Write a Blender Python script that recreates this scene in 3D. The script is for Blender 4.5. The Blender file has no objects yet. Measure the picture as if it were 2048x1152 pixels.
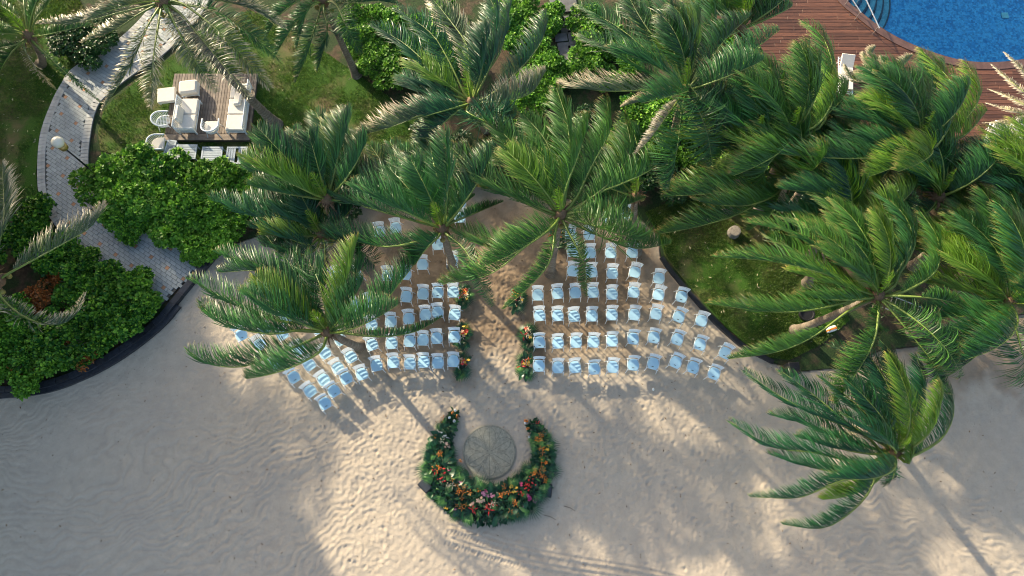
import bpy, math, random
import numpy as np
random.seed(7); RNG = np.random.default_rng(7)
C = bpy.context.scene.collection
R = math.radians
# ------------------------------------------------------------------ camera, sky, sun, exposure
sc = bpy.context.scene
CAM_H, FPX, TILT = 28.0, 1384.0, R(17)
cd = bpy.data.cameras.new('camera'); cam = bpy.data.objects.new('camera', cd); C.objects.link(cam)
cam.location = (0, 0, CAM_H); cam.rotation_euler = (TILT, 0, 0)
cd.sensor_width = 36; cd.lens = 36*FPX/2048; cd.clip_end = 800
sc.camera = cam
SUN_EL, SUN_AZ = R(20), R(134)          # direction the light comes from, measured counter-clockwise from +x
w = bpy.data.worlds.new('World'); sc.world = w; w.use_nodes = True
nt = w.node_tree; nt.nodes.clear()
sky = nt.nodes.new('ShaderNodeTexSky'); sky.sky_type = 'NISHITA'; sky.sun_disc = False
sky.dust_density = 3.0; sky.ozone_density = 0.35; sky.sun_elevation = SUN_EL; sky.sun_rotation = R(90) - SUN_AZ
bg = nt.nodes.new('ShaderNodeBackground'); bg.inputs[1].default_value = 0.15
wo = nt.nodes.new('ShaderNodeOutputWorld')
nt.links.new(sky.outputs[0], bg.inputs[0]); nt.links.new(bg.outputs[0], wo.inputs[0])
ld = bpy.data.lights.new('sun', 'SUN'); ld.energy = 4.7; ld.angle = R(0.9); ld.color = (1, 0.84, 0.60)
sun = bpy.data.objects.new('sun', ld); C.objects.link(sun)
import mathutils
SD = mathutils.Vector((math.cos(SUN_EL)*math.cos(SUN_AZ), math.cos(SUN_EL)*math.sin(SUN_AZ), math.sin(SUN_EL)))
sun.rotation_euler = SD.to_track_quat('Z', 'Y').to_euler()
sc.view_settings.view_transform = 'Standard'; sc.view_settings.look = 'None'
sc.view_settings.exposure = 1.15; sc.view_settings.gamma = 1
try: sc.view_settings.use_curve_mapping = False
except Exception: pass
sc.cycles.filter_width = 1.05; sc.cycles.max_bounces = 8; sc.cycles.transparent_max_bounces = 16

# ------------------------------------------------------------------ helpers
def P(x, y, z=0.0):
    """photo pixel -> world point at height z"""
    u = x-1024; v = 576-y
    dx, dy, dz = u, FPX*math.sin(TILT)+v*math.cos(TILT), -FPX*math.cos(TILT)+v*math.sin(TILT)
    t = (CAM_H-z)/-dz
    return (dx*t, dy*t, z)
def nrm(a):
    a = np.asarray(a, float); return a/np.maximum(np.linalg.norm(a, axis=-1, keepdims=True), 1e-9)
def catmull(pts, n):
    p = np.array(pts, float); p = np.vstack([2*p[0]-p[1], p, 2*p[-1]-p[-2]])
    m = len(p)-3; seg = np.linalg.norm(np.diff(p[1:-1], axis=0), axis=1); cum = np.concatenate([[0], np.cumsum(seg)])
    s = np.linspace(0, cum[-1], n); i = np.clip(np.searchsorted(cum, s, side='right')-1, 0, m-1)
    t = ((s-cum[i])/np.maximum(seg[i], 1e-9))[:, None]
    a, b, c, d = p[i], p[i+1], p[i+2], p[i+3]
    return 0.5*((2*b)+(-a+c)*t+(2*a-5*b+4*c-d)*t*t+(-a+3*b-3*c+d)*t**3)
def tag(o, label=None, cat=None, group=None, kind=None):
    if label: o['label'] = label
    if cat: o['category'] = cat
    if group: o['group'] = group
    if kind: o['kind'] = kind
    return o
def empty(name, loc=(0, 0, 0), rz=0.0):
    o = bpy.data.objects.new(name, None); C.objects.link(o); o.location = loc; o.rotation_euler = (0, 0, rz)
    o.empty_display_size = .1
    return o
def link(name, me, parent=None, loc=(0, 0, 0), rot=(0, 0, 0), scale=(1, 1, 1)):
    o = bpy.data.objects.new(name, me); C.objects.link(o); o.location = loc; o.rotation_euler = rot; o.scale = scale
    if parent: o.parent = parent
    return o
def children(o): return [c for c in bpy.data.objects if c.parent == o]
TREE = {}
def kids(o):
    if o.name not in TREE: TREE[o.name] = children(o)
    return TREE[o.name]
def copy_tree(o, parent=None):
    c = o.copy(); C.objects.link(c)
    if parent: c.parent = parent
    for k in kids(o): copy_tree(k, c)
    return c
class MB:
    def __init__(s): s.v = []; s.f = []; s.m = []
    def add(s, vs, fs, mi=0):
        b = len(s.v); s.v += [tuple(v) for v in vs]; s.f += [tuple(i+b for i in f) for f in fs]; s.m += [mi]*len(fs)
    def box(s, c, d, rz=0.0, mi=0, taper=1.0):
        x, y, z = d[0]/2, d[1]/2, d[2]/2; cs, sn = math.cos(rz), math.sin(rz); vs = []
        for k, t in ((-z, 1.0), (z, taper)):
            for a, b in ((-x, -y), (x, -y), (x, y), (-x, y)):
                a *= t; b *= t
                vs.append((c[0]+a*cs-b*sn, c[1]+a*sn+b*cs, c[2]+k))
        s.add(vs, [(3, 2, 1, 0), (4, 5, 6, 7), (0, 1, 5, 4), (1, 2, 6, 5), (2, 3, 7, 6), (3, 0, 4, 7)], mi)
    def bbox(s, c, d, r=.02, rz=0.0, mi=0):
        """box with chamfered top and bottom edges"""
        cs, sn = math.cos(rz), math.sin(rz); vs = []
        for k, ins in ((-d[2]/2, r), (-d[2]/2+r, 0), (d[2]/2-r, 0), (d[2]/2, r)):
            x, y = d[0]/2-ins, d[1]/2-ins; q = r*.8
            for a, b in ((-x+q, -y), (x-q, -y), (x, -y+q), (x, y-q), (x-q, y), (-x+q, y), (-x, y-q), (-x, -y+q)):
                vs.append((c[0]+a*cs-b*sn, c[1]+a*sn+b*cs, c[2]+k))
        fs = [tuple(range(7, -1, -1)), tuple(range(24, 32))]
        for l in range(3):
            for i in range(8):
                j = (i+1) % 8; fs.append((l*8+i, l*8+j, l*8+8+j, l*8+8+i))
        s.add(vs, fs, mi)
    def tube(s, pts, rad, n=6, mi=0, cap=True):
        p = np.array(pts, float); m = len(p); rad = np.broadcast_to(np.array(rad, float), (m,))
        T = nrm(np.gradient(p, axis=0)); ref = np.array([0, 0, 1.]) if abs(T[0][2]) < .9 else np.array([1., 0, 0])
        vs = []
        for i in range(m):
            a = nrm(np.cross(T[i], ref)); b = np.cross(a, T[i])
            for k in range(n):
                t = 2*math.pi*k/n; vs.append(p[i]+rad[i]*(a*math.cos(t)+b*math.sin(t)))
        fs = [(i*n+k, i*n+(k+1) % n, (i+1)*n+(k+1) % n, (i+1)*n+k) for i in range(m-1) for k in range(n)]
        if cap: fs += [tuple(range(n-1, -1, -1)), tuple((m-1)*n+k for k in range(n))]
        s.add(vs, fs, mi)
    def lathe(s, prof, c=(0, 0, 0), n=12, mi=0):
        vs = [(c[0]+r*math.cos(2*math.pi*k/n), c[1]+r*math.sin(2*math.pi*k/n), c[2]+z) for r, z in prof for k in range(n)]
        m = len(prof); fs = [(i*n+k, i*n+(k+1) % n, (i+1)*n+(k+1) % n, (i+1)*n+k) for i in range(m-1) for k in range(n)]
        fs += [tuple(range(n-1, -1, -1)), tuple((m-1)*n+k for k in range(n))]
        s.add(vs, fs, mi)
    def ell(s, c, r, n=8, mi=0, rows=5):
        prof = [(max(1e-3, math.sin(math.pi*i/rows)), -math.cos(math.pi*i/rows)) for i in range(rows+1)]
        vs = [(c[0]+r[0]*a*math.cos(2*math.pi*k/n), c[1]+r[1]*a*math.sin(2*math.pi*k/n), c[2]+r[2]*z) for a, z in prof for k in range(n)]
        fs = [(i*n+k, i*n+(k+1) % n, (i+1)*n+(k+1) % n, (i+1)*n+k) for i in range(rows) for k in range(n)]
        s.add(vs, fs, mi)
    def mesh(s, name, mats, smooth=False):
        me = bpy.data.meshes.new(name); me.from_pydata(s.v, [], s.f)
        for m in (mats if isinstance(mats, (list, tuple)) else [mats]): me.materials.append(m)
        me.polygons.foreach_set('material_index', s.m)
        if smooth: me.polygons.foreach_set('use_smooth', [True]*len(s.f))
        me.update(); return me
    def build(s, name, mats, parent=None, smooth=False, **k):
        return link(name, s.mesh(name, mats, smooth), parent, **k)
def np_mesh(name, verts, quads, tris, mats, attr=None, smooth=False, qmi=None, tmi=None):
    me = bpy.data.meshes.new(name); nv = len(verts); nq = len(quads); nt_ = len(tris)
    me.vertices.add(nv); me.vertices.foreach_set('co', np.asarray(verts, np.float32).ravel())
    me.loops.add(nq*4+nt_*3); me.polygons.add(nq+nt_)
    li = np.concatenate([np.asarray(quads, np.int32).ravel(), np.asarray(tris, np.int32).ravel()])
    me.loops.foreach_set('vertex_index', li)
    ls = np.concatenate([np.arange(nq)*4, nq*4+np.arange(nt_)*3]).astype(np.int32)
    me.polygons.foreach_set('loop_start', ls)
    for m in (mats if isinstance(mats, (list, tuple)) else [mats]): me.materials.append(m)
    if qmi is not None or tmi is not None:
        mi = np.concatenate([qmi if qmi is not None else np.zeros(nq), tmi if tmi is not None else np.zeros(nt_)]).astype(np.int32)
        me.polygons.foreach_set('material_index', mi)
    me.update(calc_edges=True)
    if smooth: me.polygons.foreach_set('use_smooth', np.ones(nq+nt_, bool))
    for k, a in (attr or {}).items():
        at = me.attributes.new(k, 'FLOAT', 'POINT'); at.data.foreach_set('value', np.asarray(a, np.float32))
    return me
# ------------------------------------------------------------------ materials
def lin(r, g, b):
    return tuple(((c/255)/12.92 if c/255 <= .04045 else ((c/255+.055)/1.055)**2.4) for c in (r, g, b))+(1,)
class NT:
    def __init__(s, name):
        s.m = bpy.data.materials.new(name); s.m.use_nodes = True; s.t = s.m.node_tree
        s.b = s.t.nodes['Principled BSDF']; s.out = s.t.nodes['Material Output']
    def n(s, ty, **k):
        x = s.t.nodes.new('ShaderNode'+ty)
        for a, v in k.items():
            if a.startswith('i_'):
                key = a[2:]; key = int(key) if key.isdigit() else key.replace('_', ' ')
                x.inputs[key].default_value = v
            else: setattr(x, a, v)
        return x
    def l(s, a, b): s.t.links.new(a, b)
    def ramp(s, fac, stops):
        r = s.n('ValToRGB'); e = r.color_ramp.elements
        while len(e) < len(stops): e.new(.5)
        for el, (p, c) in zip(e, stops): el.position = p; el.color = c if len(c) == 4 else tuple(c)+(1,)
        s.l(fac, r.inputs[0]); return r.outputs[0]
    def noise(s, scale, detail=4, rough=.6, vec=None, out='Fac'):
        x = s.n('TexNoise'); x.inputs['Scale'].default_value = scale; x.inputs['Detail'].default_value = detail
        x.inputs['Roughness'].default_value = rough
        if vec is not None: s.l(vec, x.inputs['Vector'])
        return x.outputs[out]
    def mix(s, fac, a, b, blend='MIX'):
        x = s.n('MixRGB', blend_type=blend)
        for i, v in ((0, fac), (1, a), (2, b)):
            if hasattr(v, 'is_output') or hasattr(v, 'node'): s.l(v, x.inputs[i])
            else: x.inputs[i].default_value = v if (i == 0 or len(v) == 4) else tuple(v)+(1,)
        return x.outputs[0]
    def pos(s): return s.n('NewGeometry').outputs['Position']
    def objc(s): return s.n('TexCoord').outputs['Object']
    def bump(s, h, strength=.3, dist=.02):
        x = s.n('Bump'); x.inputs['Strength'].default_value = strength; x.inputs['Distance'].default_value = dist
        s.l(h, x.inputs['Height']); s.l(x.outputs[0], s.b.inputs['Normal'])
def simple(name, col, rough=.6, var=.18, scale=6, metal=0.0, bump=.15, spec=.5, island=False, objrand=.0):
    k = NT(name); v = k.objc(); f = k.noise(scale, 5, .6, v)
    c0 = tuple(max(0, c*(1-var)) for c in col[:3])+(1,); c1 = tuple(min(1, c*(1+var)) for c in col[:3])+(1,)
    c = k.ramp(f, [(.3, c0), (.7, c1)])
    if objrand or island:
        h = k.n('HueSaturation'); k.l(c, h.inputs['Color'])
        src = k.n('NewGeometry').outputs['Random Per Island'] if island else k.n('ObjectInfo').outputs['Random']
        mr = k.n('MapRange'); k.l(src, mr.inputs[0]); mr.inputs[3].default_value = 1-(objrand or .25); mr.inputs[4].default_value = 1+(objrand or .25)
        k.l(mr.outputs[0], h.inputs['Value']); c = h.outputs[0]
    k.l(c, k.b.inputs['Base Color']); k.b.inputs['Roughness'].default_value = rough; k.b.inputs['Metallic'].default_value = metal
    k.b.inputs['Specular IOR Level'].default_value = spec
    if bump: k.bump(k.noise(scale*6, 4, .6, v), bump, .01)
    return k.m
def leafmat(name, dark, light, tip=None, trans=.25, rough=.42, tipstart=.72, spec=.5, hue_obj=.25):
    """foliage: per-leaf variation, brown tips, light shining through"""
    k = NT(name); g = k.n('NewGeometry'); rnd = g.outputs['Random Per Island']
    c = k.ramp(rnd, [(0, tuple(a*.6 for a in dark[:3])), (.3, dark), (.72, tuple(a*.62+b*.38 for a, b in zip(dark, light))), (1, light)])
    oi = k.n('ObjectInfo').outputs['Random']
    mr = k.n('MapRange'); k.l(oi, mr.inputs[0]); mr.inputs[3].default_value = 1-hue_obj; mr.inputs[4].default_value = 1+hue_obj*1.3
    h = k.n('HueSaturation'); k.l(c, h.inputs['Color']); k.l(mr.outputs[0], h.inputs['Value']); c = h.outputs[0]
    n3 = k.noise(.35, 3, .6, k.pos()); c = k.mix(k.ramp(n3, [(.4, (0, 0, 0)), (.65, (.5, .5, .5))]), c, tuple(a*.6+b*.55 for a, b in zip(dark, light)))
    if tip:
        at = k.n('Attribute', attribute_name='along').outputs['Fac']
        md = k.n('Math', operation='MULTIPLY_ADD'); k.l(rnd, md.inputs[0]); md.inputs[1].default_value = -.35; k.l(at, md.inputs[2])
        c = k.mix(k.ramp(md.outputs[0], [(min(.95, tipstart-.22), (0, 0, 0)), (min(1, tipstart+.1), (1, 1, 1))]), c, tip)
    k.l(c, k.b.inputs['Base Color']); k.b.inputs['Roughness'].default_value = rough
    k.b.inputs['Specular IOR Level'].default_value = spec
    tr = k.n('BsdfTranslucent'); c2 = k.mix(1.0, c, (1.0, 1.0, .45, 1), 'MULTIPLY'); k.l(c2, tr.inputs[0])
    mx = k.n('MixShader'); mx.inputs[0].default_value = trans
    k.l(k.b.outputs[0], mx.inputs[1]); k.l(tr.outputs[0], mx.inputs[2]); k.l(mx.outputs[0], k.out.inputs['Surface'])
    return k.m
M = {}
M['frond'] = leafmat('palm leaflet', (.010, .055, .018, 1), (.066, .235, .042, 1), (.24, .20, .06, 1), trans=.24, rough=.38, tipstart=.98, spec=.42)
M['frond_b'] = leafmat('deep green palm leaflet', (.006, .045, .020, 1), (.036, .17, .045, 1), (.20, .18, .06, 1), trans=.2, rough=.36, tipstart=1.0, spec=.45)
M['frond_g'] = leafmat('warm green palm leaflet', (.016, .068, .012, 1), (.105, .27, .036, 1), (.32, .24, .08, 1), trans=.26, rough=.40, tipstart=.90, spec=.42)
M['frond_y'] = leafmat('young palm leaflet', (.06, .16, .012, 1), (.20, .36, .03, 1), (.38, .32, .10, 1), trans=.32, rough=.45, tipstart=.86)
M['frond_p'] = leafmat('pale palm leaflet', (.03, .07, .030, 1), (.15, .20, .095, 1), (.50, .43, .30, 1), trans=.22, rough=.38, tipstart=.62)
M['frond_d'] = leafmat('dry palm leaflet', (.22, .20, .13, 1), (.46, .42, .30, 1), (.55, .50, .40, 1), trans=.15, rough=.6, tipstart=.6)
M['rachis'] = simple('palm midrib', (.14, .20, .035), .45, .3, 3, objrand=.25)
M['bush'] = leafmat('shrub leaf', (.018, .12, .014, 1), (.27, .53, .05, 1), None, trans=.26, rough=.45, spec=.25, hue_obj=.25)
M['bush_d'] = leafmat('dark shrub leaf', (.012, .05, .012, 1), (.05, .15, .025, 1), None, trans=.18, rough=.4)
M['croton'] = leafmat('orange croton leaf', (.22, .10, .02, 1), (.80, .22, .04, 1), None, trans=.2, rough=.5)
M['twig'] = simple('twig bark', (.10, .075, .05), .85, .3, 12)
M['fibre'] = simple('palm crown fibre', (.16, .10, .055), .9, .4, 20, bump=.5)
M['coco'] = simple('coconut husk', (.22, .20, .05), .55, .35, 9)
def trunkmat():
    k = NT('palm bark'); v = k.objc(); sep = k.n('SeparateXYZ'); k.l(v, sep.inputs[0])
    a = k.noise(3, 5, .65, v); at = k.n('Attribute', attribute_name='along').outputs['Fac']
    md = k.n('Math', operation='MULTIPLY'); k.l(at, md.inputs[0]); md.inputs[1].default_value = 6.283
    ad = k.n('Math', operation='MULTIPLY_ADD'); k.l(a, ad.inputs[0]); ad.inputs[1].default_value = 1.5; k.l(md.outputs[0], ad.inputs[2])
    sn = k.n('Math', operation='SINE'); k.l(ad.outputs[0], sn.inputs[0])
    c = k.ramp(a, [(.3, (.10, .08, .06)), (.7, (.27, .23, .18))])
    c = k.mix(k.ramp(sn.outputs[0], [(.55, (0, 0, 0)), (.95, (.7, .7, .7))]), c, (.09, .07, .05, 1))
    k.l(c, k.b.inputs['Base Color']); k.b.inputs['Roughness'].default_value = .85
    k.bump(k.noise(30, 4, .7, v), .4, .01); return k.m
M['trunk'] = trunkmat()
def sandmat():
    k = NT('beach sand'); p = k.pos()
    big = k.noise(.25, 4, .6, p); mid = k.noise(2.2, 5, .65, p); fine = k.noise(45, 5, .75, p)
    c = k.ramp(mid, [(.25, (.44, .375, .29)), (.75, (.57, .49, .38))])
    c = k.mix(k.ramp(big, [(.35, (0, 0, 0)), (.7, (.55, .55, .55))]), c, (.41, .36, .30, 1))
    soil = k.n('Attribute', attribute_name='soil').outputs['Fac']
    sc_ = k.ramp(k.noise(1.3, 6, .7, p), [(.3, (.19, .135, .085)), (.7, (.33, .25, .17))])
    c = k.mix(soil, c, sc_)
    c = k.mix(k.ramp(fine, [(.3, (.35, .35, .35)), (.6, (0, 0, 0))]), c, (.24, .20, .165, 1))
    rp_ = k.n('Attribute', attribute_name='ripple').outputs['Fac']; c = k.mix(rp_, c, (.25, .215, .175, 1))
    sp = k.noise(16, 2, .5, p); c = k.mix(k.ramp(sp, [(.71, (0, 0, 0)), (.76, (.8, .8, .8))]), c, (.12, .09, .07, 1))
    k.l(c, k.b.inputs['Base Color']); k.b.inputs['Roughness'].default_value = .95; k.b.inputs['Specular IOR Level'].default_value = .15
    b1 = k.n('Bump'); b1.inputs['Strength'].default_value = .55; b1.inputs['Distance'].default_value = .035; k.l(k.noise(9, 5, .7, p), b1.inputs['Height'])
    b2 = k.n('Bump'); b2.inputs['Strength'].default_value = .5; b2.inputs['Distance'].default_value = .008; k.l(fine, b2.inputs['Height'])
    k.l(b1.outputs[0], b2.inputs['Normal']); k.l(b2.outputs[0], k.b.inputs['Normal']); return k.m
M['sand'] = sandmat()
def lawnmat(name, brown):
    k = NT(name); p = k.pos(); a = k.noise(.5, 5, .65, p); f = k.noise(30, 5, .8, p)
    c = k.ramp(f, [(.3, (.016, .055, .008)), (.55, (.05, .13, .015)), (.75, (.12, .22, .03))])
    c = k.mix(k.ramp(a, [(.47, (0, 0, 0)), (.66, (brown,)*3)]), c, (.17, .135, .07, 1))
    k.l(c, k.b.inputs['Base Color']); k.b.inputs['Roughness'].default_value = .9; k.b.inputs['Specular IOR Level'].default_value = .2
    k.bump(k.noise(22, 5, .8, p), .8, .06); return k.m
M['lawn'] = lawnmat('lawn turf', .95)
M['blade'] = leafmat('grass blade', (.03, .085, .012, 1), (.19, .28, .05, 1), None, trans=.3, rough=.55)
def soilmat():
    k = NT('leaf littered soil'); p = k.pos(); c = k.ramp(k.noise(6, 6, .7, p), [(.3, (.03, .02, .012)), (.7, (.12, .085, .05))])
    gcol = k.ramp(k.noise(14, 5, .75, p), [(.35, (.008, .025, .006)), (.7, (.035, .08, .015))])
    c = k.mix(k.ramp(k.noise(.9, 5, .65, p), [(.40, (0, 0, 0)), (.52, (1, 1, 1))]), c, gcol)
    k.l(c, k.b.inputs['Base Color']); k.b.inputs['Roughness'].default_value = .95; k.bump(k.noise(20, 5, .8, p), .8, .05); return k.m
M['soil'] = soilmat()
M['granite'] = simple('black granite kerb', (.022, .026, .034), .4, .4, 10, objrand=.25)
M['paver'] = simple('grey paver', (.35, .385, .385), .8, .16, 3, objrand=.09)
M['paver_s'] = simple('grey paver lot', (.35, .385, .385), .8, .16, 3, island=True, objrand=.09)
M['paver_o'] = simple('orange paver', (.46, .25, .14), .8, .2, 4, objrand=.18)
M['paver_e'] = simple('pale edging paver', (.40, .41, .40), .8, .18, 3, objrand=.14)
M['joint'] = simple('paver joint sand', (.10, .10, .09), .95, .3, 20)
M['slab'] = simple('dark stepping slab', (.13, .135, .14), .85, .3, 3, objrand=.2)
M['concrete'] = simple('concrete kerb', (.34, .31, .27), .85, .2, 3)
M['wood'] = simple('weathered deck timber', (.19, .155, .125), .75, .35, 4, objrand=.25, bump=.5)
def redwood():
    k = NT('red brown decking'); v = k.objc(); mp = k.n('Mapping'); mp.inputs['Scale'].default_value = (1, 14, 8); k.l(v, mp.inputs[0])
    a = k.noise(1.6, 6, .7, mp.outputs[0]); p = k.noise(.8, 3, .6, k.pos())
    c = k.ramp(a, [(.3, (.05, .022, .014)), (.55, (.12, .050, .028)), (.8, (.20, .085, .045))])
    h = k.n('HueSaturation'); k.l(c, h.inputs['Color']); mr = k.n('MapRange'); k.l(k.n('ObjectInfo').outputs['Random'], mr.inputs[0])
    mr.inputs[3].default_value = .6; mr.inputs[4].default_value = 1.35; k.l(mr.outputs[0], h.inputs['Value'])
    k.l(h.outputs[0], k.b.inputs['Base Color']); k.b.inputs['Roughness'].default_value = .5; k.bump(a, .3, .01); return k.m
M['redwood'] = redwood()
M['coping'] = simple('pool coping timber', (.10, .055, .045), .5, .3, 4)
def tilemat(name, c0, c1, c2):
    k = NT(name); p = k.pos(); mp = k.n('Mapping'); mp.inputs['Scale'].default_value = (11, 11, 11); k.l(p, mp.inputs[0])
    v = k.n('TexWhiteNoise', noise_dimensions='3D'); fl = k.n('VectorMath', operation='FLOOR'); k.l(mp.outputs[0], fl.inputs[0]); k.l(fl.outputs[0], v.inputs['Vector'])
    c = k.ramp(v.outputs['Value'], [(0, c0), (.5, c1), (1, c2)]); c = k.mix(k.ramp(k.noise(2.6, 5, .8, p), [(.45, (0, 0, 0)), (.62, (.8, .8, .8))]), c, c2); c = k.mix(k.ramp(k.noise(5.5, 4, .8, p), [(.5, (0, 0, 0)), (.6, (.7, .7, .7))]), c, c0)
    k.l(c, k.b.inputs['Base Color']); k.b.inputs['Roughness'].default_value = .4; return k.m
M['mosaic'] = tilemat('blue pool mosaic', (.004, .24, .52), (.012, .42, .78), (.10, .66, .95))
M['mosaic_t'] = tilemat('teal step mosaic', (.06, .38, .45), (.11, .50, .56), (.18, .6, .65))
M['mosaic_d'] = tilemat('dark step edge mosaic', (.01, .06, .08), (.02, .09, .12), (.03, .12, .15))
def watermat():
    k = NT('pool water'); p = k.pos(); b = k.n('Bump'); b.inputs['Strength'].default_value = .35; b.inputs['Distance'].default_value = .05
    k.l(k.noise(5, 5, .7, p), b.inputs['Height'])
    fr = k.n('Fresnel'); fr.inputs[0].default_value = 1.33; k.l(b.outputs[0], fr.inputs['Normal'])
    t = k.n('BsdfTransparent'); t.inputs[0].default_value = (.85, .96, 1, 1)
    g = k.n('BsdfGlossy'); g.inputs['Roughness'].default_value = .05; k.l(b.outputs[0], g.inputs['Normal'])
    mx = k.n('MixShader'); k.l(fr.outputs[0], mx.inputs[0]); k.l(t.outputs[0], mx.inputs[1]); k.l(g.outputs[0], mx.inputs[2]); k.l(mx.outputs[0], k.out.inputs['Surface'])
    return k.m
M['water'] = watermat()
M['seat'] = simple('pale blue seat', (.40, .65, .80), .45, .05, 5, objrand=.05, bump=.05)
M['white'] = simple('white resin', (.74, .79, .82), .4, .05, 5, bump=.03)
M['paintw'] = simple('white painted aluminium', (.66, .72, .76), .4, .06, 5, bump=.03)
M['table_shade'] = simple('white table paint toned for shade', (.36, .43, .48), .5, .08, 5, bump=.05)  # white table paint with the blue grey of shade put into its colour
M['cushion'] = simple('off white cushion cloth', (.68, .65, .58), .9, .06, 9, bump=.15, objrand=.05)
M['black'] = simple('black painted metal', (.015, .016, .02), .5, .3, 8)
M['dark'] = simple('dark slot', (.03, .04, .05), .6, .3, 8)
M['gold'] = simple('brass collar', (.45, .33, .12), .35, .2, 8, metal=.7)
M['globe'] = simple('cream glass globe', (.78, .74, .60), .25, .06, 4, bump=0)
M['chrome'] = simple('steel rail', (.65, .68, .7), .25, .1, 8, metal=.9)
M['mat'] = simple('woven jute', (.30, .29, .225), .9, .25, 12, bump=.6)
M['mat_l'] = simple('pressed jute line', (.18, .17, .13), .9, .25, 12, bump=.4)
for nme, col in dict(red=(.55, .02, .02), orange=(.75, .22, .02), yellow=(.80, .50, .03), pink=(.62, .28, .40), cream=(.72, .62, .40), magenta=(.42, .04, .16),
                     whitef=(.78, .78, .72), peach=(.72, .42, .28), seedy=(.10, .05, .03), blueg=(.30, .42, .52)).items():
    M[nme] = simple(nme+' petal', col, .5, .2, 25, objrand=.2, bump=.1)
M['fleaf'] = leafmat('florist leaf', (.006, .045, .020, 1), (.03, .15, .05, 1), None, trans=.15, rough=.35)
M['fleaf_l'] = leafmat('bright florist leaf', (.04, .14, .03, 1), (.14, .32, .07, 1), None, trans=.2, rough=.4)

# ------------------------------------------------------------------ polygons in photo pixels
def inside(px, py, poly):
    x = np.asarray(px); y = np.asarray(py); r = np.zeros(x.shape, bool); n = len(poly)
    for i in range(n):
        x1, y1 = poly[i][:2]; x2, y2 = poly[(i+1) % n][:2]
        if y1 == y2: continue
        c = ((y1 > y) != (y2 > y)) & (x < (x2-x1)*(y-y1)/(y2-y1)+x1); r ^= c
    return r
def W(pts, z=0.0): return [P(x, y, z) for x, y in pts]
kerb_l = [(-260, 800), (-60, 784), (60, 775), (125, 760), (200, 727), (262, 688), (318, 643), (350, 606), (386, 563), (424, 520), (452, 492)]
kerb_r = [(1322, 516), (1345, 548), (1400, 612), (1450, 664), (1492, 697), (1545, 725)]
path_out = [(345, -60), (300, 20), (235, 85), (149, 139), (126, 170), (106, 208), (84, 271), (78, 345), (84, 402), (109, 446), (150, 500), (200, 548), (258, 588), (318, 618)]
path_in = [(445, -60), (412, 20), (378, 62), (330, 112), (270, 152), (214, 196), (196, 222), (186, 262), (180, 322), (188, 380), (214, 424), (262, 456), (330, 478), (385, 498), (412, 524)]
lawn_left = kerb_l + [(520, 470), (620, 430), (760, 395), (900, 372), (1010, 372), (1130, 395), (1260, 418), (1318, 470), (1322, 512)] + kerb_r[1:] + \
    [(1600, 742), (1680, 735), (1760, 700), (1850, 690), (1960, 640), (2100, 620), (2500, 560), (2500, -420), (-800, -420), (-500, 820)]
pool_edge = [(1560, -160), (1640, -60), (1682, 0), (1720, 33), (1758, 62), (1804, 88), (1864, 112), (1925, 128), (1986, 131), (2048, 124), (2140, 104), (2260, 60)]
# ------------------------------------------------------------------ sand
def vnoise(x, y, seed):
    r = np.random.default_rng(seed); T = r.random((256, 256)); xi = np.floor(x).astype(int); yi = np.floor(y).astype(int)
    fx = x-xi; fy = y-yi; fx = fx*fx*(3-2*fx); fy = fy*fy*(3-2*fy); a = T[xi & 255, yi & 255]; b = T[(xi+1) & 255, yi & 255]
    c = T[xi & 255, (yi+1) & 255]; d = T[(xi+1) & 255, (yi+1) & 255]
    return (a*(1-fx)+b*fx)*(1-fy)+(c*(1-fx)+d*fx)*fy-.5
def fbm(x, y, seed, o=4):
    return sum(vnoise(x*2**i, y*2**i, seed+i)/1.8**i for i in range(o))
STEP = .05
xs = np.arange(-21.5, 22.5, STEP); ys = np.arange(-4.5, 16.5, STEP)
ext = np.array([2, 6, 14, 30, 70, 160, 300.])
xs = np.concatenate([xs[0]-ext[::-1], xs, xs[-1]+ext]); ys = np.concatenate([ys[0]-ext[::-1], ys, ys[-1]+ext])
X, Y = np.meshgrid(xs, ys, indexing='ij')
wx = X+fbm(X*.35, Y*.35, 11)*1.6; wy = Y+fbm(X*.35, Y*.35, 21)*1.6
rip_l = np.sin((wy*1.0-wx*.38)*2*math.pi/.34+fbm(X*1.1, Y*1.1, 31)*5)
rip_r = np.sin((wy*1.0+wx*.22)*2*math.pi/.27+fbm(X*1.1, Y*1.1, 41)*5)
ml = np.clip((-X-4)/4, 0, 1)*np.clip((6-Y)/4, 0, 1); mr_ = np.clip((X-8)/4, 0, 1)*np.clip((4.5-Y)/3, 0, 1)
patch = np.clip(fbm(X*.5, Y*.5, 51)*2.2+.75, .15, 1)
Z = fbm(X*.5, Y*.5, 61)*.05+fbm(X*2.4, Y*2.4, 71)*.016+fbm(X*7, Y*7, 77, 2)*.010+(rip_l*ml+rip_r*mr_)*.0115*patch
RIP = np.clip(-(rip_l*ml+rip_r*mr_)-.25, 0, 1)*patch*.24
DX, DY = xs[1+7]-xs[7], STEP
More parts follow.
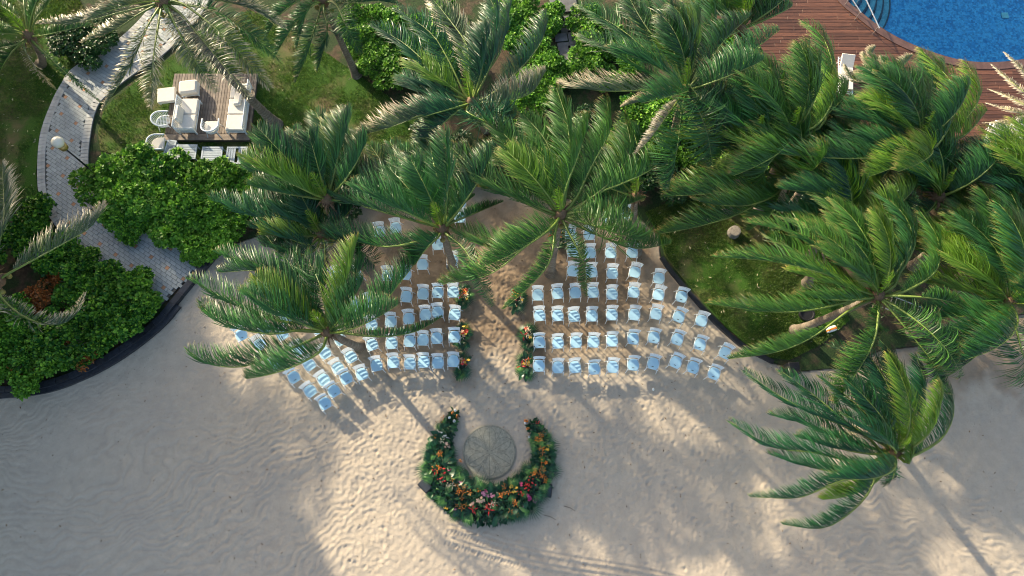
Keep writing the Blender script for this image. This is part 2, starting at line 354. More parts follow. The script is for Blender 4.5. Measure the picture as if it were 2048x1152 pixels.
def dent(cx, cy, rad, depth, el=1.0, ang=0.0):
    i0 = int((cx-xs[7])/STEP)+7; j0 = int((cy-ys[7])/STEP)+7; k = int(rad*3.2/STEP)+1
    if i0-k < 7 or j0-k < 7 or i0+k >= len(xs)-7 or j0+k >= len(ys)-7: return
    a = X[i0-k:i0+k, j0-k:j0+k]-cx; b = Y[i0-k:i0+k, j0-k:j0+k]-cy
    u = (a*math.cos(ang)+b*math.sin(ang))/(rad*el); v = (-a*math.sin(ang)+b*math.cos(ang))/rad; r2 = u*u+v*v
    Z[i0-k:i0+k, j0-k:j0+k] += -depth*np.exp(-r2*1.3)+depth*.55*np.exp(-(np.sqrt(r2)-1.5)**2*3)
for _ in range(9500):
    if random.random() < .62: px, py = random.gauss(960, 330), random.gauss(800, 170)
    else: px, py = random.uniform(350, 1700), random.uniform(520, 1150)
    q = P(px, py); dent(q[0], q[1], random.uniform(.045, .085), random.uniform(.004, .016), random.uniform(1.1, 1.9), random.uniform(0, 6.28))
for _ in range(800):
    q = P(random.gauss(1000, 26), random.uniform(440, 830)); dent(q[0], q[1], random.uniform(.05, .09), random.uniform(.004, .012), random.uniform(1.1, 1.8), random.uniform(0, 6.28))
for tr in range(4):                      # wheel tracks crossing the bottom of the picture
    off = tr*.22
    for i in range(90):
        q = P(900+i*6.5, 1050+i*1.6+8*math.sin(i*.07)); dent(q[0]-off*.2, q[1]-off, .055, .03, 1.6, .9 if tr % 2 else -.7)
disc = P(979, 904)
d2 = np.hypot(X-disc[0], Y-disc[1]); flat = np.clip((1.35-d2)/.3, 0, 1); Z = Z*(1-flat*.92)
lawn_w = W(lawn_left); inl = inside(X, Y, lawn_w); Z = np.where(inl, -.12, Z); Z = np.where((Y > 16.4) & (X > 6), -2.5, Z)
Z = np.where(((np.abs(X) > 22.6) & ~inl & (Y < 16)) | (Y < -4.6), 0, Z)
seatc = P(960, 560); e = np.hypot((X-seatc[0]-.8)/10.2, (Y-seatc[1]-.3)/4.6)
soil = np.clip((1.02-e)*2.2+fbm(X*.9, Y*.9, 81)*.9, 0, 1)
rr = P(1900, 720); e2 = np.hypot((X-rr[0]-2)/9, (Y-rr[1]-2)/4.2); soil = np.maximum(soil, np.clip((1.0-e2)*1.8+fbm(X*.8, Y*.8, 91)*1.3, 0, .8))
nx, ny = X.shape; idx = np.arange(nx*ny).reshape(nx, ny)
q = np.stack([idx[:-1, :-1], idx[1:, :-1], idx[1:, 1:], idx[:-1, 1:]], -1).reshape(-1, 4)
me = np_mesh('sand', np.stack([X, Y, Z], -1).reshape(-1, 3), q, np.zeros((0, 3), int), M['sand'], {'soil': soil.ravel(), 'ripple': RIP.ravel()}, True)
tag(link('sand', me), 'pale rippled beach sand with footprints', None, None, 'structure')
def sand_z(x, y):
    i = int(np.clip(np.searchsorted(xs, x), 0, nx-1)); j = int(np.clip(np.searchsorted(ys, y), 0, ny-1)); return float(Z[i, j])
# ------------------------------------------------------------------ garden ground, lawns, kerbs
import bmesh
def sheet(name, pts, z, m, thick=.0, holes=None):
    bm = bmesh.new(); vs = [bm.verts.new((x, y, z)) for x, y, *_ in pts]; f = bm.faces.new(vs)
    if f.normal.z < 0: f.normal_flip()
    bm.normal_update()
    if f.normal.z < 0: f.normal_flip()
    if thick:
        r = bmesh.ops.extrude_face_region(bm, geom=[f]); 
        for v in r['geom']:
            if isinstance(v, bmesh.types.BMVert): v.co.z -= thick
        bmesh.ops.recalc_face_normals(bm, faces=bm.faces)
    bmesh.ops.triangulate(bm, faces=bm.faces)
    me = bpy.data.meshes.new(name); bm.to_mesh(me); bm.free(); me.materials.append(m)
    return tag(link(name, me), kind='structure')
GZ = .06
pool_w = W(pool_edge)
# garden soil, with the pool basin left open
g = W(lawn_left, GZ)
i25 = lawn_left.index((2500, 560))
ground_pts = g[:i25+1] + [(pool_w[-1][0]+6, pool_w[-1][1], GZ)] + pool_w[::-1] + [(pool_w[0][0], 46, GZ), (-46, 46, GZ)] + g[-1:]
sheet('garden_soil', ground_pts, GZ, M['soil'])
lawnA = [(-700, 640), (-500, 300), (-500, -200), (60, -200), (190, 60), (146, 138), (120, 170), (100, 208), (78, 271), (72, 345), (76, 400), (40, 420), (0, 440)]
lawnB = [(390, 64), (500, 20), (600, 70), (760, 180), (860, 260), (830, 330), (700, 380), (560, 340), (480, 330), (300, 330), (200, 300), (196, 262), (208, 218), (230, 196), (286, 152), (345, 112)]
lawnC = [(1330, 512), (1318, 468), (1290, 425), (1340, 405), (1420, 400), (1520, 420), (1620, 470), (1660, 560), (1700, 640), (1640, 690), (1580, 720), (1540, 715), (1496, 690), (1455, 657), (1406, 604), (1352, 540)]
for L in (lawnA, lawnB, lawnC):
    o = sheet('lawn', W(L, GZ+.03), GZ+.03, M['lawn'], .02)
def blades(polys, n, name):
    vs = []; al = []
    V = np.zeros((0, 3))
    for L, k in zip(polys, n):
        w_ = W(L); xs_ = [p[0] for p in w_]; ys_ = [p[1] for p in w_]
        x = RNG.uniform(max(min(xs_), -27), max(xs_), k*3); y = RNG.uniform(min(ys_), min(max(ys_), 25), k*3); ok = inside(x, y, w_)
        den = fbm(x*.8, y*.8, 5)+.22 > RNG.random(len(x))*.6-.15
        x = x[ok & den][:k]; y = y[ok & den][:k]; kk = len(x)
        a = RNG.uniform(0, 6.28, kk); h = RNG.uniform(.03, .085, kk); wd = RNG.uniform(.008, .018, kk); ln = RNG.uniform(.02, .07, kk); b = RNG.uniform(0, 6.28, kk)
        base = np.stack([x, y, np.full(kk, GZ+.03)], -1); s = np.stack([np.cos(a)*wd, np.sin(a)*wd, np.zeros(kk)], -1)
        tip = base+np.stack([np.cos(b)*ln, np.sin(b)*ln, h], -1)
        V = np.vstack([V, np.stack([base-s, base+s, tip], 1).reshape(-1, 3)])
    t = np.arange(len(V)).reshape(-1, 3)
    tag(link(name, np_mesh(name, V, np.zeros((0, 4), int), t, M['blade'])), 'short green lawn grass blades', 'grass', None, 'stuff')
blades([lawnA, lawnB, lawnC], [45000, 45000, 45000], 'grass')
def ribbon(pts, w0, w1, z0, z1, name, m, n=60, parent=None, kind=None):
    """raised kerb following a world polyline; w0/w1 offsets to its two sides"""
    c = catmull(np.array(pts)[:, :2], n); T = nrm(np.gradient(c, axis=0)); N_ = np.stack([-T[:, 1], T[:, 0]], -1)
    a = c+N_*w0; b = c+N_*w1; mb = MB(); vs = []
    for i in range(n): vs += [(*a[i], z0), (*a[i], z1), (*b[i], z1), (*b[i], z0)]
    fs = [(4*i+k, 4*i+4+k, 4*i+4+(k+1) % 4, 4*i+(k+1) % 4) for i in range(n-1) for k in range(4)]+[(3, 2, 1, 0), (4*n-4, 4*n-3, 4*n-2, 4*n-1)]
    mb.add(vs, fs); o = mb.build(name, m, parent)
    return tag(o, kind=kind) if kind else o
e = empty('garden_kerb', P(200, 727)); e.location.z = 0
tag(e, 'long curved black granite kerb between shrub bed and sand, lower left', 'kerb')
def ch(o, p): o.parent = p; o.matrix_parent_inverse = mathutils.Matrix.Translation(-p.location); return o
kc = catmull(np.array(W(kerb_l))[:, :2], 241)
for k in range(0, 240, 8):
    seg_ = [tuple(p)+(0,) for p in kc[k:k+9]]; seg_[-1] = tuple(np.array(seg_[-1])*.985+np.array(seg_[-2])*.015) if k < 232 else seg_[-1]; seg_[-1] = tuple(np.array(seg_[-2])+(np.array(seg_[-1])-np.array(seg_[-2]))*.86)
    ch(ribbon(seg_, -.16+random.uniform(-.008, .008), .10, -.1, .24+random.uniform(-.008, .008), 'kerb_stone', M['granite'], 9), e)
ch(ribbon(W(kerb_l)[:8], -.36, -.163, -.1, .12, 'kerb_step', M['granite']), e)
o = ribbon(W(kerb_r), -.09, .08, -.1, .15, 'lawn_kerb', M['granite']); tag(o, 'thin dark kerb between the right lawn and the seating sand', 'kerb')
# ------------------------------------------------------------------ paved path
pw_o = catmull(np.array(W(path_out))[:, :2], 90); pw_i = catmull(np.array(W(path_in))[:, :2], 90)
path_poly = [tuple(p) for p in pw_o]+[tuple(p) for p in pw_i[::-1]]
PZ = GZ+.05
path_o = sheet('path', [(x, y, 0) for x, y in path_poly], PZ, M['joint'], .08)
inner_o = pw_o+nrm(pw_i-pw_o)*.36; inner_i = pw_i+nrm(pw_o-pw_i)*.36
inner = [tuple(p) for p in inner_o]+[tuple(p) for p in inner_i[::-1]]
def slab_mesh(name, dx, dy, dz, m, r=.006):
    mb = MB(); mb.box((0, 0, 0), (dx, dy, dz)); mb2 = MB(); x, y = dx/2, dy/2
    vs = [(-x, -y, 0), (x, -y, 0), (x, y, 0), (-x, y, 0), (-x, -y, dz-r), (x, -y, dz-r), (x, y, dz-r), (-x, y, dz-r), (-x+r, -y+r, dz), (x-r, -y+r, dz), (x-r, y-r, dz), (-x+r, y-r, dz)]
    fs = [(8, 9, 10, 11)]+[(l+i, l+(i+1) % 4, l+4+(i+1) % 4, l+4+i) for l in (0, 4) for i in range(4)]
    mb2.add(vs, fs); return mb2.mesh(name, m)
pm = slab_mesh('paver', .285, .137, .03, M['paver']); po = slab_mesh('paver', .15, .137, .031, M['paver_o']); ph = slab_mesh('paver', .127, .137, .03, M['paver'])
pe = slab_mesh('edging_brick', .17, .34, .034, M['paver_e'])
rows = []
ang = R(-33)
ca, sa = math.cos(ang), math.sin(ang)
for j in range(-160, 160):
    for i in range(-80, 80):
        u = i*.30+(j % 2)*.15; v = j*.15
        x = -14.5+u*ca-v*sa; y = 12+u*sa+v*ca
        rows.append((x, y, i, j))
A = np.array(rows); ok = inside(A[:, 0], A[:, 1], inner); A = A[ok]
A = A[np.argsort(np.hypot(A[:, 0], A[:, 1]))]
stuff = MB(); cnt = 0; cO = 0
for x, y, i, j in A:
    i = int(i); j = int(j); orange = (j % 5 == 0 and (i+(j//5) % 2*2) % 3 == 0)
    z = PZ+random.uniform(-.002, .004); rz = ang+random.uniform(-.01, .01)
    if orange:
        a, b = x-.068*ca, y-.068*sa; c_, d_ = x+.078*ca, y+.078*sa
        if cO < 120: link('accent_paver', po, path_o, (a, b, z), (0, 0, rz)); cO += 1
        link('paver', ph, path_o, (c_, d_, z), (0, 0, rz)) if cnt < 300 else stuff.box((c_, d_, z+.015), (.127, .137, .03), rz)
        cnt += 1
    else:
        if cnt < 300: link('paver', pm, path_o, (x, y, z), (0, 0, rz))
        else: stuff.box((x, y, z+.015), (.285, .137, .03), rz)
        cnt += 1
s_ = stuff.build('paver_rows', M['paver_s'], path_o); s_['kind'] = 'stuff'
for line, side in ((pw_o, 1), (pw_i, -1)):
    seg = np.concatenate([[0], np.cumsum(np.linalg.norm(np.diff(line, axis=0), axis=1))]); n = int(seg[-1]/.18)
    other = pw_i if side == 1 else pw_o
    for k in range(n):
        s = (k+.5)*.18; px_ = np.interp(s, seg, line[:, 0]); py_ = np.interp(s, seg, line[:, 1])
        dx = np.interp(s+.05, seg, line[:, 0])-np.interp(s-.05, seg, line[:, 0]); dy = np.interp(s+.05, seg, line[:, 1])-np.interp(s-.05, seg, line[:, 1])
        a = math.atan2(dy, dx); nx_, ny_ = -math.sin(a)*side, math.cos(a)*side
        if inside(np.array([px_+nx_*.3]), np.array([py_+ny_*.3]), path_poly)[0] == False: nx_, ny_ = -nx_, -ny_
        link('edging_brick', pe, path_o, (px_+nx_*.175, py_+ny_*.175, PZ+random.uniform(0, .004)), (0, 0, a))
o = sheet('stepping_path', W([(1098, -60), (1165, -60), (1190, 125), (1122, 132)], GZ+.02), GZ+.02, M['soil'], .01)
for k, (px, py, dx, dy, rz) in enumerate([(1112, 15, .55, .8, .1), (1138, 12, .75, .85, .1), (1118, 48, .55, .75, .12), (1142, 42, .9, .45, .12), (1140, 62, .9, .35, .1), (1122, 78, .6, .45, .1), (1150, 78, .65, .8, .12),
                                          (1128, 97, .6, .5, .1), (1156, 100, .95, .42, .12), (1132, 114, .6, .5, .1), (1158, 112, .95, .4, .12), (1110, -22, .6, .8, .1), (1136, -24, .7, .8, .1)]):
    link('slab', slab_mesh('slab', dx, dy, .06, M['slab'], .015), o, (*P(px, py)[:2], GZ+.02), (0, 0, rz+random.uniform(-.03, .03)))
kb = ribbon(W([(1125, 126), (1150, 127), (1180, 134), (1215, 148)]), -.16, .16, .0, .2, 'concrete_edging', M['concrete'], 20); tag(kb, 'short pale concrete edging across the end of the slab path', 'edging')

# ------------------------------------------------------------------ pool
DZ = GZ+.10
pe_w = catmull(np.array(pool_w)[:, :2], 80)
basin = [(x, y, 0) for x, y in pe_w]+[(pe_w[-1][0]+.0, 46, 0), (pe_w[0][0], 46, 0)]
sheet('pool_floor', basin, -1.25, M['mosaic'])
mb = MB(); vs = []
for x, y in pe_w: vs += [(x, y, -1.25), (x, y, DZ)]
mb.add(vs, [(2*i, 2*i+2, 2*i+3, 2*i+1) for i in range(len(pe_w)-1)]); tag(mb.build('pool_wall', M['mosaic']), kind='structure')
sheet('pool_water', basin, DZ-.10, M['water'])
def in_pool(x, y): return inside(np.array([x]), np.array([y]), basin)[0]
cst = P(1655, -40); t = empty('pool_steps', (cst[0], cst[1], 0)); tag(t, 'curved teal underwater steps in the corner of the blue pool', 'steps')
for k in range(6):
    r0 = 1.5+.42*k; zt = -.10-.19*k
    for nme, ra, rb, m, zz in (('tread', r0-.34, r0-.08, M['mosaic_t'], zt), ('step_edge', r0-.08, r0, M['mosaic_d'], zt+.004)):
        mb = MB(); n = 40; vs = []
        for a in range(n):
            th = R(-100)+R(170)*a/(n-1)
            c_, s2 = math.cos(th), math.sin(th); vs += [(ra*c_, ra*s2, zz), (rb*c_, rb*s2, zz), (rb*c_, rb*s2, zz-.185), (ra*c_, ra*s2, zz-.185)]
        mb.add(vs, [(4*i+q_, 4*i+(q_+1) % 4, 4*i+4+(q_+1) % 4, 4*i+4+q_) for i in range(n-1) for q_ in range(4)]); mb.build(nme, m, t)
for (a, b), nm in ((((1725, -16), (1759, 57)), 0), (((1700, -8), (1722, 26)), 1)):
    A_, B_ = P(*a, .7), P(*b, .7); t2 = empty('pool_handrail', P(*b)); t2.location.z = 0
    tag(t2, ['long steel handrail along the outer side of the pool steps', 'short steel handrail crossing the pool steps by the deck edge'][nm], 'handrail', 'pool handrails')
    o_ = np.array(t2.location); mb = MB(); mb.tube([np.array(A_)-o_, np.array(B_)-o_], .03, 8); mb.build('rail', M['chrome'], t2)
    for f_ in (.05, .95):
        q_ = np.array(A_)*(1-f_)+np.array(B_)*f_-o_; mb = MB(); mb.tube([q_, (q_[0], q_[1], -.3)], .022, 6); mb.build('post', M['chrome'], t2)
lx = P(2010, 31, -1.2); mb = MB(); mb.bbox((0, 0, 0), (.33, .33, .06), .01); o = mb.build('pool_drain', simple('pale aqua cover', (.25, .75, .72), .5), loc=(lx[0], lx[1], -1.20)); tag(o, 'pale aqua square cover on the pool floor', 'drain cover')
# deck boards
deck = sheet('pool_deck', W([(1480, -300), (1560, -160)]+pool_edge[1:]+[(2400, 330), (2100, 345), (1900, 345), (1640, 300), (1560, 120), (1500, 0)], GZ+.03), GZ+.03, M['dark'])
yy = P(0, 330)[1]; brd = {}
ymax = 30.0; BW = .19
ex, ey = pe_w[:, 0], pe_w[:, 1]; imin = int(np.argmin(ey))
row = 0
while yy < ymax and row < 95:
    y0, y1 = yy+.006, yy+BW-.006
    def cuts(y):
        if y <= ey[imin]: return None
        l = np.interp(-y, -ey[:imin+1], ex[:imin+1]); return l
    xl = P(1545, 200)[0]-.5; xr = 31.0; x = xl+random.uniform(-2, 0)
    a0, a1 = cuts(y0), cuts(y1)
    while x < xr:
        x2 = x+random.choice([2.4, 3.0, 3.6]); lim0 = a0 if a0 is not None else 99; lim1 = a1 if a1 is not None else 99
        b0, b1 = min(x2-.008, lim0), min(x2-.008, lim1)
        if min(b0, b1) > x+.05 and not (y1 < P(0, 250)[1] and x2 < P(1640, 250)[0]):
            mb = MB(); cx, cy = (x+b0)/2, (y0+y1)/2; r = .01
            v = [(x, y0), (b0, y0), (b1, y1), (x, y1)]
            vs = [(p-cx, q_-cy, 0) for p, q_ in v]+[(p-cx, q_-cy, .06) for p, q_ in v]+[(p-cx+(r if k in (0, 3) else -r), q_-cy+(r if k < 2 else -r), .066) for k, (p, q_) in enumerate(v)]
            mb.add(vs, [(8, 9, 10, 11)]+[(l+i, l+(i+1) % 4, l+4+(i+1) % 4, l+4+i) for l in (0, 4) for i in range(4)])
            mb.build('deck_board', M['redwood'], deck, loc=(cx, cy, GZ+.034+random.uniform(0, .004)))
        if x2 > lim0: break
        x = x2
    yy += BW; row += 1
ribbon(pool_w, -.32, .06, -.05, DZ+.03, 'pool_coping', M['coping'], 80, None, 'structure')
# ------------------------------------------------------------------ palms
WIND = nrm(np.array([-.50, .86, 0.]))
def frond_mesh(pts, seed, L=.85, mat='frond', npair=136, wind=.8, start=.14, droop=.34):
    r = np.random.default_rng(seed); n = npair
    c = catmull(pts, 160); sl = np.concatenate([[0], np.cumsum(np.linalg.norm(np.diff(c, axis=0), axis=1))]); tot = sl[-1]
    V = []; Q = []; T3 = []; AL = []; qm = []
    # midrib
    k = 14; ii = np.linspace(0, 159, k).astype(int); pc = c[ii]; Tn = nrm(np.gradient(c, axis=0)); s5 = np.linspace(0, 1, k)
    rad = .042*(1-s5)**1.3+.005; up = np.array([0, 0, 1.])
    A_ = nrm(np.cross(Tn[ii], up)); B_ = np.cross(A_, Tn[ii])
    ringv = np.stack([pc+A_*rad[:, None]*1.3, pc+B_*rad[:, None]*.7, pc-A_*rad[:, None]*1.3, pc-B_*rad[:, None]*.6], 1).reshape(-1, 3)
    rq = [(4*i+q_, 4*i+4+q_, 4*i+4+(q_+1) % 4, 4*i+(q_+1) % 4) for i in range(k-1) for q_ in range(4)]
    V.append(ringv); Q.append(np.array(rq)); qm.append(np.ones(len(rq))); AL.append(np.zeros(len(ringv))); base = len(ringv)
    for side in (-1, 1):
        s = start+(1-start)*(np.arange(n)+r.uniform(-.3, .3, n)*.8)/n; s = np.clip(s, start, .998)
        keep = r.random(n) > .04; s = s[keep]; m = len(s)
        f = s*159; i0 = np.clip(f.astype(int), 0, 158); fr = (f-i0)[:, None]; p0 = c[i0]*(1-fr)+c[i0+1]*fr
        T = nrm(Tn[i0]); S = nrm(np.cross(T, up))*side; U = nrm(np.cross(S*side, T))
        t = (s-start)/(1-start); prof = np.clip(.45+1.5*t-1.75*t**2.2+.02, .22, 1.05)*(.45+.55*np.clip(t*6, 0, 1))
        ln = (L*prof*r.uniform(.78, 1.15, m))[:, None]
        sw = (.30+.55*t)[:, None]; gust = (wind*(1+.35*np.sin(s*19+seed)))[:, None]*r.uniform(.75, 1.2, (m, 1))
        aw = (S@WIND)[:, None]; sf = np.where(aw < 0, 1+1.05*aw, 1.0)*(1.15-.35*sw)
        d0 = nrm(S*sf+T*sw*(.8+.25*np.clip(-aw, 0, 1))+U*r.uniform(.05, .55, (m, 1))+WIND*gust*(.45+.45*np.clip(-aw, 0, 1))+r.normal(0, .09, (m, 3)))
        d1 = nrm(d0*.9+T*.15+WIND*gust*.75+np.array([0, 0, -1.])*droop*r.uniform(.5, 1.2, (m, 1)))
        d2 = nrm(d1+WIND*gust*.45+np.array([0, 0, -1.])*droop*1.3*r.uniform(.4, 1.5, (m, 1))+r.normal(0, .10, (m, 3)))
        p1 = p0+d0*ln*.34; p2 = p1+d1*ln*.36; p3 = p2+d2*ln*.32
        tw = r.normal(0, .35, (m, 1))
        Nn = nrm(U+S*.55+T*tw)
        w0 = nrm(np.cross(d0, Nn)); w1 = nrm(np.cross(d1, Nn)); wd = (.0165*np.clip(ln/L, .45, 1))
        vs = np.stack([p0-w0*wd*.55, p0+w0*wd*.55, p1-w0*wd, p1+w0*wd, p2-w1*wd*.8, p2+w1*wd*.8, p3], 1)
        b = base+np.arange(m)[:, None]*7
        Q += [b+np.array([[0, 1, 3, 2]]), b+np.array([[2, 3, 5, 4]])]; T3.append(b+np.array([[4, 5, 6]]))
        qm.append(np.zeros(2*m)); al = np.tile([0, 0, .34, .34, .7, .7, 1.], m)+np.repeat(np.clip((t-.75)*1.2, 0, .3), 7)
        V.append(vs.reshape(-1, 3)); AL.append(al); base += m*7
    return np_mesh('frond', np.vstack(V), np.vstack(Q), np.vstack(T3), [M[mat], M['rachis']], {'along': np.concatenate(AL)}, True, np.concatenate(qm), np.zeros(sum(len(t_) for t_ in T3)))
LIBF = []
def palm(crown, h, base, fronds, label, fill=8, kind='frond', length=4.0, seed=1, trunk_r=.16, coco=True, dry=0, group='coconut palms bent by the wind', L=1.3, zr=(1.1, 2.6), wind=.8):
    rs = random.Random(seed*77+5); cw = np.array(P(*crown, h))
    bw = np.array(P(*base)) if base else np.array([cw[0]+rs.uniform(.2, .9), cw[1]-rs.uniform(.3, 1.2), 0])
    vk = kind if kind != 'frond' else ['frond', 'frond_b', 'frond', 'frond_g'][seed % 4]
    dry = dry or (1 if seed % 3 == 0 and kind == 'frond' else 0)
    root = empty('coconut_palm', (bw[0], bw[1], 0)); tag(root, label, 'palm tree', group)
    c = cw-bw
    # trunk with leaf scar rings
    n = 60; f = np.linspace(0, 1, n)[:, None]; mid = np.array([c[0]*.62, c[1]*.62, c[2]*.45])
    pc = (1-f)**2*0+2*f*(1-f)*mid+f*f*c; pc[0][2] = -.15
    T = nrm(np.gradient(pc, axis=0)); ax = nrm(np.cross(T, np.array([0, 1., .01]))); ay = np.cross(ax, T); K = 12
    ff = f[:, 0]; rad = trunk_r*(1-.25*ff)+trunk_r*.9*np.exp(-ff*14)+.010*np.sin(np.arange(n)*2.1)+.006*np.cos(np.arange(n)*3.7)
    th = np.arange(K)*2*math.pi/K
    V = (pc[:, None]+rad[:, None, None]*(ax[:, None]*np.cos(th)[None, :, None]+ay[:, None]*np.sin(th)[None, :, None])).reshape(-1, 3)
    q_ = [(i*K+k, i*K+(k+1) % K, (i+1)*K+(k+1) % K, (i+1)*K+k) for i in range(n-1) for k in range(K)]
    link('trunk', np_mesh('trunk', V, np.array(q_), np.zeros((0, 3), int), M['trunk'], {'along': np.repeat(ff*h/.13, K)}, True), root)
    mb = MB(); mb.ell(c+np.array([0, 0, .0]), (.24, .24, .32), 10, 0, 6)
    for k in range(14):
        a = rs.uniform(0, 6.28); l = rs.uniform(.3, .6); mb.tube([c+np.array([0, 0, -.1]), c+np.array([math.cos(a)*l*.6, math.sin(a)*l*.6, .12]), c+np.array([math.cos(a)*l, math.sin(a)*l, -.1])], [.05, .035, .01], 5)
    mb.build('crown_fibre', M['fibre'], root, True)
    if coco:
        for k in range(rs.choice([4, 5, 6, 7])):
            a = rs.uniform(0, 6.28); mb = MB(); mb.ell((0, 0, 0), (.10, .10, .13), 8, 0, 6)
            mb.build('coconut', M['coco'], root, True, loc=tuple(c+np.array([math.cos(a)*.32, math.sin(a)*.32, -.22-rs.uniform(0, .15)])), rot=(rs.uniform(-.5, .5), rs.uniform(-.5, .5), 0))
    k = 0
    for fr in fronds:
        mt = kind; opt = {}
        if isinstance(fr[-1], dict): opt = fr[-1]; fr = list(fr[:-1])
        mt = opt.get('m', vk)
        pts = list(fr); m = len(pts); rise = opt.get('rise', rs.uniform(*zr)); drop = opt.get('drop', rise+rs.uniform(.3, 1.5)); out = [c]
        d = [0]; prev = crown
        for p in pts: d.append(d[-1]+math.hypot(p[0]-prev[0], p[1]-prev[1])); prev = p
        for i, p in enumerate(pts):
            s = d[i+1]/d[-1]; z = h+rise*s*1.25-drop*s*s
            out.append(np.array(P(*p, z))-bw)
        out[0] = c+nrm(out[1]-c)*.12
        if len(out) < 4: out.insert(1, out[0]*.55+out[1]*.45+np.array([0, 0, .12]))
        link('frond', frond_mesh(out, seed*100+k, opt.get('L', L), mt, wind=opt.get('wind', wind), npair=opt.get('n', 136), start=opt.get('start', .14)), root); k += 1
    fill += (5 if crown[0] > 1380 else 1) if kind == 'frond' and fill > 3 else 0
    for j in range(fill):
        az = math.atan2(WIND[1], WIND[0])+rs.gauss(0, .85) if j % 4 else rs.uniform(0, 6.28)
        el = rs.uniform(.35, 1.25); ln = length*rs.uniform(.7, 1.0); out = [c]; p = c.copy(); dr = np.array([math.cos(az)*math.cos(el), math.sin(az)*math.cos(el), math.sin(el)])
        for s in range(6):
            p = p+dr*ln/6; out.append(p.copy()); dr = nrm(dr+WIND*.16+np.array([0, 0, -.26]))
        out[0] = c+nrm(out[1]-c)*.1
        link('frond', frond_mesh(out, seed*100+50+j, L, 'frond_y' if (kind == 'frond' and rs.random() < (.32 if crown[0] > 1400 else .18)) else vk, wind=wind), root)
    for j in range(dry):
        az = rs.uniform(0, 6.28); out = [c, c+np.array([math.cos(az)*.5, math.sin(az)*.5, .1]), c+np.array([math.cos(az)*.9, math.sin(az)*.9, -.8]), c+np.array([math.cos(az)*1.0, math.sin(az)*1.0, -2.2])]
        link('frond', frond_mesh(out, seed*100+80+j, .5, 'frond_d', wind=.3, npair=50), root)
    spear = [c, c+np.array([-.05, .1, .7]), c+np.array([-.2, .35, 1.5])]
    link('frond', frond_mesh(spear, seed*100+99, .35, 'frond_y', npair=40), root)
    return root
palm((326, 4), 7.6, (555, 252), [
    [(243, 24), (156, 45), (75, 47)], [(278, 28), (226, 62), (163, 85)], [(295, 52), (260, 132), (205, 222)], [(319, 35), (306, 122), (302, 215)],
    [(337, 21), (375, 97), (434, 184)], [(361, 28), (417, 94), (500, 198)], [(365, 7), (451, 76), (541, 177)], [(399, -5), (503, 17), (570, 56)],
    [(380, -40), (460, -60), (560, -40)], [(300, -50), (200, -60), (110, -20)], [(420, 20), (490, 60), (560, 120), {'m': 'frond'}]], 'tall palm with long pale drooping fronds over the lounge furniture, upper left', 3, 'frond_p', seed=2, dry=1, L=.72, wind=.25, zr=(.2, 1.0), trunk_r=.19)
palm((59, 73), 4.6, (82, 128), [
    ((69, 87), (132, 146), (205, 208), {'L': .22, 'rise': .2}), [(35, 62), (0, 55), (-60, 60)], [(50, 30), (45, -20), (30, -70)], [(90, 70), (140, 58), (190, 50)],
    [(30, 90), (-10, 100), (-60, 130)], [(40, 40), (0, 10), (-50, -10)], [(70, 40), (95, 5), (110, -40)]], 'small dark palm with one bare drooping stalk in the top left corner', 4, 'frond', seed=3, L=.6, length=3.0)
palm((646, 2), 4.6, (714, 152), [
    [(613, 25), (594, 94)], [(632, 47), (607, 125), (591, 165)], [(654, 62), (635, 140)], [(672, 9), (694, 56), (722, 108)], [(700, 6), (760, 2), (805, 12)],
    [(620, 10), (575, 70), (548, 118)], [(610, -5), (560, 30), (530, 80)], [(660, -40), (700, -70), (760, -80)], [(630, -50), (600, -90), (560, -110)]], 'shaded palm with hanging fronds at the top edge left of centre', 3, seed=4, wind=.35, length=3.2, L=.7)
palm((944, 206), 5.6, (975, 262), [
    ((929, 212), (841, 231), (794, 250), (712, 275), {'m': 'frond_p'}), [(922, 196), (857, 131), (804, 84), (741, 50)], [(929, 187), (891, 109), (857, 62), (791, 16)], ((935, 156), (935, 94), (897, 37), (862, -6), {'m': 'frond_p'}),
    [(954, 156), (988, 78), (994, 31), (979, -5)], [(982, 190), (1044, 134), (1085, 78), (1093, 22)], [(963, 215), (1013, 234), (1052, 242)], [(935, 225), (997, 256), (1041, 288)],
    ((938, 140), (940, 90), (938, 45), {'m': 'frond_y', 'L': .5}), [(970, 150), (1004, 94), (1022, 0)], ((904, 203), (865, 200), (832, 202), {'m': 'frond_d', 'L': .25}), ((997, 203), (1060, 187), (1093, 140), {'m': 'frond_p'}),
    [(900, 200), (850, 185), (800, 160)], [(905, 230), (870, 265), (850, 300)]], 'palm with upswept fronds and a pale frond reaching left, top centre', 4, seed=5, length=3.6)
palm((1370, 182), 6.0, (1350, 262), [
    ((1319, 179), (1209, 182), (1120, 168), {'m': 'frond_p'}), [(1319, 160), (1246, 113), (1156, 69)], [(1330, 130), (1282, 91), (1231, 51), (1156, 9)], [(1362, 146), (1337, 91), (1304, 29), (1298, -10)],
    [(1377, 142), (1395, 73), (1402, 5)], [(1373, 164), (1410, 208), (1456, 250)], [(1362, 233), (1355, 292), (1337, 381)], ((1333, 233), (1304, 273), (1269, 312), {'m': 'frond_d', 'L': .45}), ((1335, 190), (1290, 200), (1244, 213), {'m': 'frond_p', 'L': .5}),
    [(1400, 150), (1450, 80), (1502, 30)], [(1385, 150), (1425, 60), (1432, -20)], [(1410, 170), (1480, 120), (1560, 60)], [(1395, 215), (1415, 270), (1425, 330)], [(1410, 190), (1470, 200), (1530, 230)],
    [(1345, 120), (1290, 50), (1250, -20)], [(1350, 110), (1340, 40), (1350, -30)]], 'dense palm with a pale horizontal frond pointing left, top right of centre', 7, seed=6)
